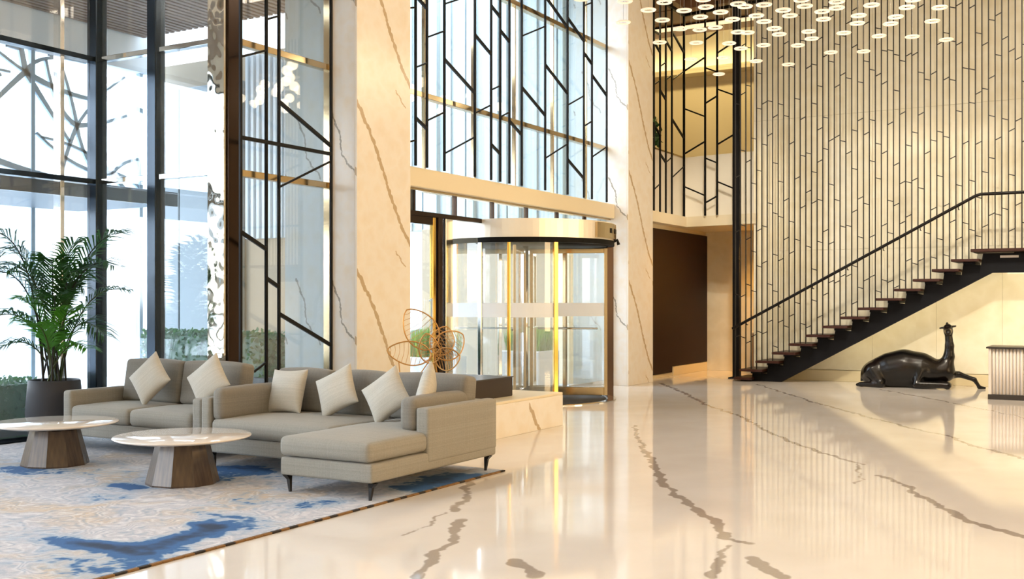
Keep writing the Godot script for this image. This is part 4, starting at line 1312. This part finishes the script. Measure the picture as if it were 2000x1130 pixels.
func ring_points(c: Vector3, rx: float, ry: float, axis: Vector3, n := 20) -> Array:
	var a := axis.normalized()
	var x := a.cross(Vector3.UP).normalized()
	var y := x.cross(a)
	var r := []
	for i in n: r.append(c + x * rx * cos(TAU * i / n) + y * ry * sin(TAU * i / n))
	return r

# ================= desk =================
func desk() -> void:
	var d := thing("reception_desk", "low cream fluted desk with a dark top edge and dark plinth at the right edge", "desk", P(-0.9, 0, 17.5))
	box(d, "body", -1.84, 0.3, 0.07, 0.76, 17.53, 18.2, M.desk_cream, 0.004)
	box(d, "plinth", -1.88, 0.32, 0.0, 0.075, 17.5, 18.2, M.desk_dark, 0.004)
	box(d, "worktop", -1.9, 0.34, 0.76, 0.785, 17.46, 18.24, M.desk_dark, 0.004)
	box(d, "corner_post", -1.87, -1.83, 0.075, 0.76, 17.49, 17.54, M.desk_cream, 0.006)
	for k in 44:
		put(d, "flute", lathe([V2(0.0, 0.0), V2(0.021, 0.0), V2(0.021, 0.68), V2(0.0, 0.68)], 10) if not cache.has("flute") else cache.flute, M.desk_cream, P(-1.8 + k * 0.0475, 0.078, 17.525) - d.position)
		if not cache.has("flute"): cache.flute = (d.get_child(d.get_child_count() - 1) as MeshInstance3D).mesh
	var m := thing("desk_screen", "dark edge of a screen standing on the fluted desk at the right border", "screen", P(-1.05, 0.785, 17.75))
	put(m, "panel", cbox(Vector3(0.55, 0.34, 0.03), 0.006), M.desk_dark, Vector3(-0.0, 0.2, 0))
	put(m, "foot", cbox(Vector3(0.2, 0.012, 0.16), 0.004), M.desk_dark, Vector3(0, 0.006, -0.02))
	put(m, "neck", cbox(Vector3(0.05, 0.08, 0.02), 0.003), M.desk_dark, Vector3(0, 0.04, -0.02))

# ================= lounge =================
func soft(parent: Node, called: String, u0: float, u1: float, y0: float, y1: float, v0: float, v1: float, r: float, puff: float, m: Material, tilt := 0.0) -> MeshInstance3D:
	var size := Vector3(snappedf(u1 - u0, 0.001), snappedf(y1 - y0, 0.001), snappedf(v1 - v0, 0.001))
	return put(parent, called, cushion(size, r, puff, 0.004), m, P((u0 + u1) / 2, (y0 + y1) / 2, (v0 + v1) / 2) - top_of(parent), Basis(Vector3.RIGHT, tilt))

func sofa_leg(parent: Node, u: float, v: float, du: float) -> void:
	var at := P(u, 0.012, v)
	var st := start()
	var t := [Vector2(0.05, 0.12), Vector2(0.032, 0.1), Vector2(0.016, 0.0)]
	var h := [0.128, 0.095, 0.0]
	for k in 2:
		var A := []
		var B := []
		for c in [V2(-1, -1), V2(1, -1), V2(1, 1), V2(-1, 1)]:
			A.append(Vector3(c.x * t[k].x * 0.5 + du * (0.02 if k == 0 else 0.0), h[k], c.y * (0.03 if k == 0 else 0.014)))
			B.append(Vector3(c.x * t[k + 1].x * 0.5 - du * 0.01 * k, h[k + 1], c.y * (0.014 if k == 0 else 0.009)))
		for i in 4:
			quad(st, A[i], A[(i + 1) % 4], B[(i + 1) % 4], B[i], (A[i] + A[(i + 1) % 4]) / 2 - Vector3(0, h[k], 0))
		if k == 1: quad(st, B[0], B[1], B[2], B[3], Vector3.DOWN)
	put(parent, "leg", done(st), M.leg_black, at - top_of(parent))

func lounge() -> void:
	# rug
	var r := thing("rug", "large rug printed with cream, tan and blue watercolour swirls under the sofas", "rug", P(-7.28, 0, 5.5))
	put(r, "pile", plane_uv(-9.9, -4.69, 3.0, 7.965, 0.012, 0.012, -9.9, -4.665, 3.0, 7.965), M.rug_print, -r.position)
	var n := 62
	for k in n:      # bound edge, tan with dark stitches
		box(r, "binding", -4.69, -4.662, 0.0, 0.013, 3.0 + 4.965 * k / n, 3.0 + 4.965 * (k + 0.97) / n, M.rug_edge_dark if k % 5 in [1, 3] and k % 7 != 2 else M.rug_edge, 0.003)
	# sofa 1, two seats
	var y := 0.012
	var s := thing("sofa", "two-seat grey-beige sofa in front of the left windows beside the potted palm", "sofa", P(-8.22, y, 7.45))
	soft(s, "base", -9.16, -7.28, 0.14, 0.28, 7.0, 7.92, 0.02, 0.0, M.cloth)
	soft(s, "armrest", -9.17, -9.05, 0.14, 0.58, 6.99, 7.92, 0.028, 0.004, M.cloth)
	soft(s, "armrest", -7.39, -7.27, 0.14, 0.58, 6.99, 7.92, 0.028, 0.004, M.cloth)
	soft(s, "back_frame", -9.05, -7.39, 0.28, 0.6, 7.78, 7.92, 0.03, 0.0, M.cloth)
	soft(s, "seat_cushion", -9.045, -8.225, 0.28, 0.44, 6.98, 7.7, 0.045, 0.02, M.cloth)
	soft(s, "seat_cushion", -8.215, -7.395, 0.28, 0.44, 6.98, 7.7, 0.045, 0.02, M.cloth)
	soft(s, "back_cushion", -9.04, -8.23, 0.43, 0.86, 7.62, 7.8, 0.04, 0.018, M.cushion_cloth, -0.16)
	soft(s, "back_cushion", -8.21, -7.4, 0.43, 0.86, 7.62, 7.8, 0.04, 0.018, M.cushion_cloth, -0.16)
	for q in [[-9.08, 7.06], [-7.36, 7.06], [-9.08, 7.86], [-7.36, 7.86]]: sofa_leg(s, q[0], q[1], signf(q[0] + 8.2))
	# sofa 2 with the chaise
	s = thing("sofa", "grey-beige corner sofa with a chaise at its right end, on the rug", "sofa", P(-5.9, y, 7.2))
	soft(s, "base", -7.06, -5.62, 0.14, 0.28, 6.82, 7.95, 0.02, 0.0, M.cloth)
	soft(s, "chaise_base", -5.62, -4.745, 0.14, 0.28, 6.2, 7.95, 0.022, 0.0, M.cloth)
	soft(s, "armrest", -7.08, -6.97, 0.14, 0.62, 6.8, 7.95, 0.028, 0.004, M.cloth)
	soft(s, "armrest", -4.86, -4.74, 0.2, 0.625, 6.91, 7.95, 0.02, 0.002, M.cloth)
	soft(s, "back_frame", -6.97, -4.86, 0.28, 0.62, 7.8, 7.95, 0.03, 0.0, M.cloth)
	soft(s, "seat_cushion", -6.965, -5.63, 0.28, 0.44, 6.8, 7.72, 0.05, 0.02, M.cloth)
	soft(s, "chaise_cushion", -5.625, -4.765, 0.285, 0.435, 6.19, 7.72, 0.045, 0.022, M.cloth)
	soft(s, "arm_cushion", -6.97, -6.84, 0.42, 0.7, 6.82, 7.7, 0.05, 0.012, M.cushion_cloth)
	soft(s, "arm_cushion", -5.02, -4.865, 0.43, 0.7, 6.9, 7.72, 0.055, 0.012, M.cushion_cloth)
	for q in [[-6.98, -6.345], [-6.315, -5.695], [-5.665, -4.87]]:
		soft(s, "back_cushion", q[0], q[1], 0.43, 0.825, 7.64, 7.83, 0.04, 0.018, M.cushion_cloth, -0.14)
	for q in [[-7.0, 6.88], [-5.56, 6.24], [-4.78, 6.24], [-4.79, 7.86], [-7.0, 7.88]]: sofa_leg(s, q[0], q[1], signf(q[0] + 5.4))
	# scatter cushions: centre, side length, in-plane turn, yaw, lean back
	var pl := [
		[P(-8.40, 0.695, 7.4), 0.40, 45.0, 2.0, -17.0, "cream diamond-turned scatter cushion on the left half of the two-seat sofa"],
		[P(-7.56, 0.705, 7.36), 0.40, 40.0, 2.0, -17.0, "cream diamond-turned scatter cushion on the right half of the two-seat sofa"],
		[P(-6.68, 0.64, 7.47), 0.41, 2.0, -2.0, -17.0, "square beige scatter cushion standing upright at the left end of the corner sofa"],
		[P(-6.08, 0.665, 7.44), 0.39, 28.0, 0.0, -20.0, "cream scatter cushion tipped on one corner in the middle of the corner sofa"],
		[P(-5.48, 0.66, 7.36), 0.39, 38.0, 0.0, -20.0, "cream diamond-turned scatter cushion where the chaise meets the corner sofa"],
		[P(-5.06, 0.69, 7.34), 0.40, 40.0, -62.0, -10.0, "cream scatter cushion seen edge-on against the right armrest of the corner sofa"]]
	for k in 6:
		var q: Array = pl[k]
		var m := put(self, "scatter_cushion", pillow(q[1], 0.085, 40 + k), M.pillow_cloth, q[0], Basis(Vector3.UP, deg_to_rad(q[3])) * Basis(Vector3.RIGHT, deg_to_rad(q[4])) * Basis(Vector3.BACK, deg_to_rad(q[2])))
		tag(m, q[5], "cushion", "scatter cushions on the sofas")
	# coffee tables
	for k in 2:
		var at: Vector3 = [P(-6.57, y, 6.12), P(-8.3, y, 6.25)][k]
		var t := thing("coffee_table", ["round stone-topped coffee table on a faceted wooden base, nearest the corner sofa", "round stone-topped coffee table on a faceted base, left one, before the two-seat sofa"][k], "table", at, "round coffee tables on the rug", "", 0.2 + k * 0.15)
		put(t, "tabletop", lathe([V2(0.0, 0.345), V2(0.46, 0.347), V2(0.52, 0.36), V2(0.535, 0.368), V2(0.535, 0.374), V2(0.528, 0.378), V2(0.0, 0.378)], 72), M.table_stone)
		put(t, "top_support", lathe([V2(0.0, 0.30), V2(0.2, 0.31), V2(0.235, 0.346), V2(0.0, 0.346)], 40), M.bronze_dark)
		put(t, "base", lathe([V2(0.0, 0.0), V2(0.285, 0.0), V2(0.285, 0.012), V2(0.205, 0.325), V2(0.0, 0.325)], 10, false), M.table_wood)
	palm()

func palm() -> void:
	var base := P(-9.6, 0.012, 7.22)
	var t := thing("potted_palm", "tall green palm in a rounded dark grey pot beside the left windows", "plant", base)
	put(t, "pot", lathe([V2(0.0, 0.0), V2(0.2, 0.0), V2(0.235, 0.03), V2(0.272, 0.2), V2(0.278, 0.32), V2(0.262, 0.52), V2(0.252, 0.635), V2(0.24, 0.645), V2(0.228, 0.635), V2(0.225, 0.56), V2(0.0, 0.56)], 48), M.pot_grey)
	put(t, "soil", lathe([V2(0.0, 0.585), V2(0.226, 0.575), V2(0.226, 0.56), V2(0.0, 0.56)], 32), M.soil)
	var g := RandomNumberGenerator.new()
	g.seed = 31
	var right := Vector3(cos(PI / 6), 0, -sin(PI / 6))       # to the right along the room's diagonal
	var front := Vector3(0.5, 0, 0.866)                      # into the room
	# each frond: sideways reach, tip height, reach into the room, height of its bend, size of leaflets, young?
	var fr := [
		[-0.50, 2.10, 0.55, 2.35, 0.30, 0], [0.74, 2.14, 0.20, 2.15, 0.34, 0], [0.72, 1.80, 0.35, 2.05, 0.34, 0], [0.78, 1.56, 0.10, 1.70, 0.24, 0],
		[-0.55, 1.66, 0.50, 2.05, 0.34, 0], [-0.36, 1.92, 0.30, 2.1, 0.34, 0], [-0.52, 1.20, 0.60, 1.62, 0.34, 0], [0.60, 1.12, 0.30, 1.5, 0.30, 0],
		[0.22, 2.04, 0.10, 1.9, 0.30, 0], [0.10, 1.86, 0.35, 1.85, 0.32, 0], [-0.40, 0.98, 0.40, 1.2, 0.24, 0], [-0.20, 1.45, 0.30, 1.4, 0.30, 1],
		[0.46, 0.98, 0.35, 1.15, 0.22, 1], [0.34, 1.38, 0.40, 1.35, 0.28, 1], [-0.02, 1.22, 0.45, 1.2, 0.28, 1], [-0.10, 1.62, 0.15, 1.8, 0.32, 0],
		[0.42, 1.72, 0.45, 1.95, 0.34, 0], [-0.24, 1.75, 0.55, 1.98, 0.32, 0], [0.05, 1.1, 0.2, 1.05, 0.24, 1], [0.3, 1.6, 0.1, 1.8, 0.3, 0], [-0.3, 1.25, 0.2, 1.35, 0.26, 1], [0.2, 1.5, 0.5, 1.6, 0.32, 0]]
	for f in fr:
		var r0 := Vector3(g.randf_range(-0.1, 0.1), 0.58, g.randf_range(-0.1, 0.1))
		var tip: Vector3 = right * f[0] + front * (f[2] - 0.05) + Vector3(0, f[1], 0)
		var bend: Vector3 = right * f[0] * 0.3 + front * f[2] * 0.25 + Vector3(0, f[3], 0)
		var pts := []
		for i in 15:
			var a := i / 14.0
			pts.append(r0 * (1 - a) * (1 - a) + bend * 2 * a * (1 - a) + tip * a * a)
		var st := put(t, "stem", tube(pts, 0.011, 0.003, 5), M.stem if f[5] else (M.stem_dark if g.randf() < 0.5 else M.stem))
		var leaf := start()
		var pairs := 26
		for k in pairs:
			var a := lerpf(0.36, 1.0, float(k) / (pairs - 1))
			var i := int(a * 13.99)
			var p: Vector3 = pts[mini(i, 14)].lerp(pts[mini(i + 1, 14)], a * 14 - i)
			var d: Vector3 = (pts[mini(i + 1, 14)] - pts[maxi(i, 0)]).normalized() if i < 14 else (pts[14] - pts[13]).normalized()
			var side := d.cross(Vector3.UP).normalized()
			var nrm := side.cross(d)
			var ln: float = f[4] * (0.55 + 0.6 * sin(PI * clampf((a - 0.3) / 0.75, 0, 1)))
			for sgn in [-1.0, 1.0]:
				var dir: Vector3 = (side * sgn * 0.8 + d * 0.75 + nrm * 0.15 + Vector3(g.randfn(), g.randfn(), g.randfn()) * 0.07).normalized()
				var e1: Vector3 = p + dir * ln * 0.5
				var e2: Vector3 = p + dir * ln * 0.98 - Vector3(0, ln * 0.28, 0)
				var wv: Vector3 = dir.cross(nrm).normalized() * (0.0055 + ln * 0.016)
				quad(leaf, p - wv * 0.35, p + wv * 0.35, e1 + wv, e1 - wv, nrm)
				tri(leaf, e1 - wv, e1 + wv, e2, nrm)
		put(st, "frond", done(leaf), M.leaf_young if f[5] else M.leaf)

# ================= plinth, box, wire leaves =================
func plinth_group() -> void:
	var p := thing("marble_plinth", "low cream marble plinth between the corner sofa and the revolving door", "plinth", P(-6.5, 0, 10))
	box(p, "block", -7.2, -5.86, 0, 0.36, 8.62, 11.28, M.lintel_stone, 0.006)
	box(p, "cap", -7.2, -5.83, 0.36, 0.39, 8.6, 11.3, M.lintel_stone, 0.006)
	box(p, "front_slab", -5.86, -5.83, 0, 0.36, 8.6, 11.3, M.column_marble, 0.004)
	var b := thing("brown_box", "dark brown box planter standing on the marble plinth behind the corner sofa", "box", P(-6.5, 0.39, 10.15))
	box(b, "shell", -6.9, -6.1, 0.39, 0.607, 9.72, 10.58, M.box_brown, 0.006)
	box(b, "rim", -6.91, -6.09, 0.6, 0.612, 9.71, 10.59, M.desk_dark, 0.003)
	# golden wire leaves
	var w := thing("wire_leaf_sculpture", "golden wire sculpture of looped leaves standing behind the corner sofa", "sculpture", P(-6.41, 0.391, 9.34))
	var right := Vector3(cos(PI / 6), 0, -sin(PI / 6))
	var front := Vector3(0.5, 0, 0.866)
	# leaf: foot (sideways, up, forward), tip, half width
	var lv := [
		[Vector3(0.06, 0.58, 0), Vector3(-0.22, 0.98, 0.05), 0.17], [Vector3(0.03, 0.50, 0), Vector3(-0.42, 0.56, 0.1), 0.125], [Vector3(0.08, 0.5, 0), Vector3(0.36, 0.72, -0.1), 0.15],
		[Vector3(0.05, 0.42, 0.05), Vector3(0.0, 0.74, 0.25), 0.11], [Vector3(0.08, 0.44, 0), Vector3(0.34, 0.5, 0.12), 0.12], [Vector3(0.1, 0.5, -0.1), Vector3(0.18, 0.8, -0.2), 0.13]]
	for L in lv:
		var a: Vector3 = right * L[0].x + Vector3(0, L[0].y, 0) + front * L[0].z
		var e: Vector3 = right * L[1].x + Vector3(0, L[1].y, 0) + front * L[1].z
		var d := e - a
		var side := d.normalized().cross(front).normalized()
		var bow := side.cross(d.normalized())
		var at := func(t: float, s: float) -> Vector3:
			return a + d * t + side * s * L[2] * pow(sin(PI * pow(t, 0.85)), 0.62) + bow * (0.05 * s * s - 0.03) * sin(PI * t)
		var loop := []
		for i in 24: loop.append(at.call(i / 23.0, 1.0))
		for i in range(1, 23): loop.append(at.call(1 - i / 23.0, -1.0))
		var leaf := put(w, "leaf", tube(loop, 0.007, 0.007, 6, true), M.wire_gold)
		for k in range(1, 10):
			var t := k / 10.0
			var rib := []
			for i in 6: rib.append(at.call(minf(1.0, t + 0.05 * absf(i / 2.5 - 1)), i / 2.5 - 1.0))
			put(leaf, "rib", tube(rib, 0.0025, 0.0025, 4), M.wire_gold)
	for q in [[Vector3(0.05, 0.5, 0), Vector3(-0.24, 0.0, 0.02)], [Vector3(0.06, 0.55, 0), Vector3(0.06, 0.0, 0.03)], [Vector3(0.07, 0.5, 0), Vector3(0.12, 0.0, -0.05)], [Vector3(-0.3, 0.45, 0.08), Vector3(-0.27, 0.0, 0.05)]]:
		var a: Vector3 = right * q[0].x + Vector3(0, q[0].y, 0) + front * q[0].z
		var e: Vector3 = right * q[1].x + front * q[1].z
		put(w, "stem", tube([a, (a + e) / 2 + Vector3(0, 0.04, 0), e], 0.006, 0.006, 6), M.wire_gold)
	put(w, "foot", lathe([V2(0.0, 0.0), V2(0.3, 0.0), V2(0.3, 0.01), V2(0.0, 0.012)], 32), M.bronze_dark)

# ================= pendants =================
func pendants() -> void:
	var rows := [
		["row at the very top edge", "-4.95,5.20,12.47 -5.91,5.20,11.95 -4.61,5.20,12.73 -3.56,5.20,13.36 -2.36,5.20,14.05 -5.49,5.20,12.32 -3.20,5.20,13.66 -5.16,5.26,12.81"],
		["second row from the top", "-4.30,5.20,13.14 -4.03,5.20,13.34 -2.86,5.20,14.04 -3.60,5.20,13.66 -4.33,5.26,13.51"],
		["third row from the top", "-4.70,5.20,13.07 -2.49,5.20,14.37 -2.13,5.20,14.59 -3.27,5.20,13.95 -5.39,5.20,12.84 -3.89,5.20,13.71 -5.00,5.20,13.09 -3.53,5.26,14.25"],
		["fourth row from the top", "-4.62,5.20,13.40 -4.27,5.20,13.80 -3.89,5.20,14.02 -3.11,5.20,14.47 -4.93,5.20,13.50 -2.70,5.20,14.78"],
		["middle row", "-4.60,5.20,13.82 -3.61,5.26,14.65 -5.42,5.20,13.39 -2.32,5.20,15.25 -4.27,5.20,14.14 -5.92,5.20,13.24 -3.21,5.20,14.86 -2.83,5.20,15.11 -4.94,5.20,14.11"],
		["third row from the bottom", "-4.26,5.20,14.57 -5.38,5.20,13.94 -5.25,5.26,14.35 -3.89,5.20,14.97 -4.75,5.20,14.51 -4.72,5.26,14.84 -3.49,5.20,15.30 -4.29,5.20,14.92"],
		["second row from the bottom", "-3.10,5.20,15.72 -2.70,5.20,16.00 -3.96,5.20,15.40 -2.31,5.20,16.42 -5.92,5.20,14.52 -5.47,5.20,14.81 -5.07,5.20,15.08 -4.67,5.20,15.44 -4.24,5.20,15.70"],
		["bottom row", "-5.02,5.20,15.47 -3.49,5.20,16.57 -3.93,5.20,16.39 -5.44,5.20,15.92 -5.91,5.20,15.77 -5.08,5.20,16.40 -4.71,5.20,16.88 -5.90,5.20,17.03"]]
	var nth := ["leftmost", "second from left", "third from left", "fourth from left", "fifth from left", "sixth from left", "seventh from left", "eighth from left", "ninth from left", "tenth from left", "eleventh from left", "twelfth from left"]
	var g := RandomNumberGenerator.new()
	g.seed = 6
	var proto: Node3D = null
	for r in rows:
		var spots := []
		for q in r[1].split(" "):
			var c: PackedStringArray = q.split(",")
			spots.append(Vector3(float(c[0]), float(c[1]), float(c[2])))
		spots.sort_custom(func(a, b): return (a.x * 0.866 + a.z * 0.5) / (a.z * 0.866 - a.x * 0.5) < (b.x * 0.866 + b.z * 0.5) / (b.z * 0.866 - b.x * 0.5))
		for i in spots.size():
			var label: String = "glowing ring pendant, %s in the cluster's %s" % [nth[i], r[0]]
			var o: Node3D
			if proto == null:
				o = thing("ring_pendant", label, "lamp", Vector3.ZERO, "ring pendant lamps in the ceiling cluster")
				put(o, "ring", lathe([V2(0.06, 0.004), V2(0.064, -0.006), V2(0.078, -0.011), V2(0.092, -0.008), V2(0.1, 0.0), V2(0.1, 0.008), V2(0.092, 0.013), V2(0.066, 0.012)], 32, true, true), M.lamp_ring)
				put(o, "cap", lathe([V2(0.0, 0.03), V2(0.014, 0.028), V2(0.018, 0.01), V2(0.0, 0.008)], 12), M.chrome)
				for k in 3:
					var a := TAU * k / 3.0 + 0.4
					put(o, "spoke", tube([Vector3(0, 0.018, 0), Vector3(cos(a) * 0.062, 0.008, sin(a) * 0.062)], 0.003, 0.003, 5), M.chrome)
				put(o, "cord", tube([Vector3(0, 0.02, 0), Vector3(0.004, 0.6, 0.0), Vector3(0, 2.4, 0)], 0.0018, 0.0018, 4), M.wire_thin)
				var l := OmniLight3D.new()
				l.name = "lamp_light"
				l.light_color = Color(1.0, 0.84, 0.6).linear_to_srgb()
				l.light_energy = 0.07
				l.light_size = 0.08
				l.omni_range = 25
				l.omni_attenuation = 2
				l.shadow_enabled = true
				l.position.y = -0.15
				o.add_child(l)
				proto = o
			else:
				o = proto.duplicate()
				o.name = numbered("ring_pendant")
				add_child(o)
				o.set_meta("label", label)
			o.position = P(spots[i].x, spots[i].y, spots[i].z)
			o.rotation.y = g.randf() * TAU
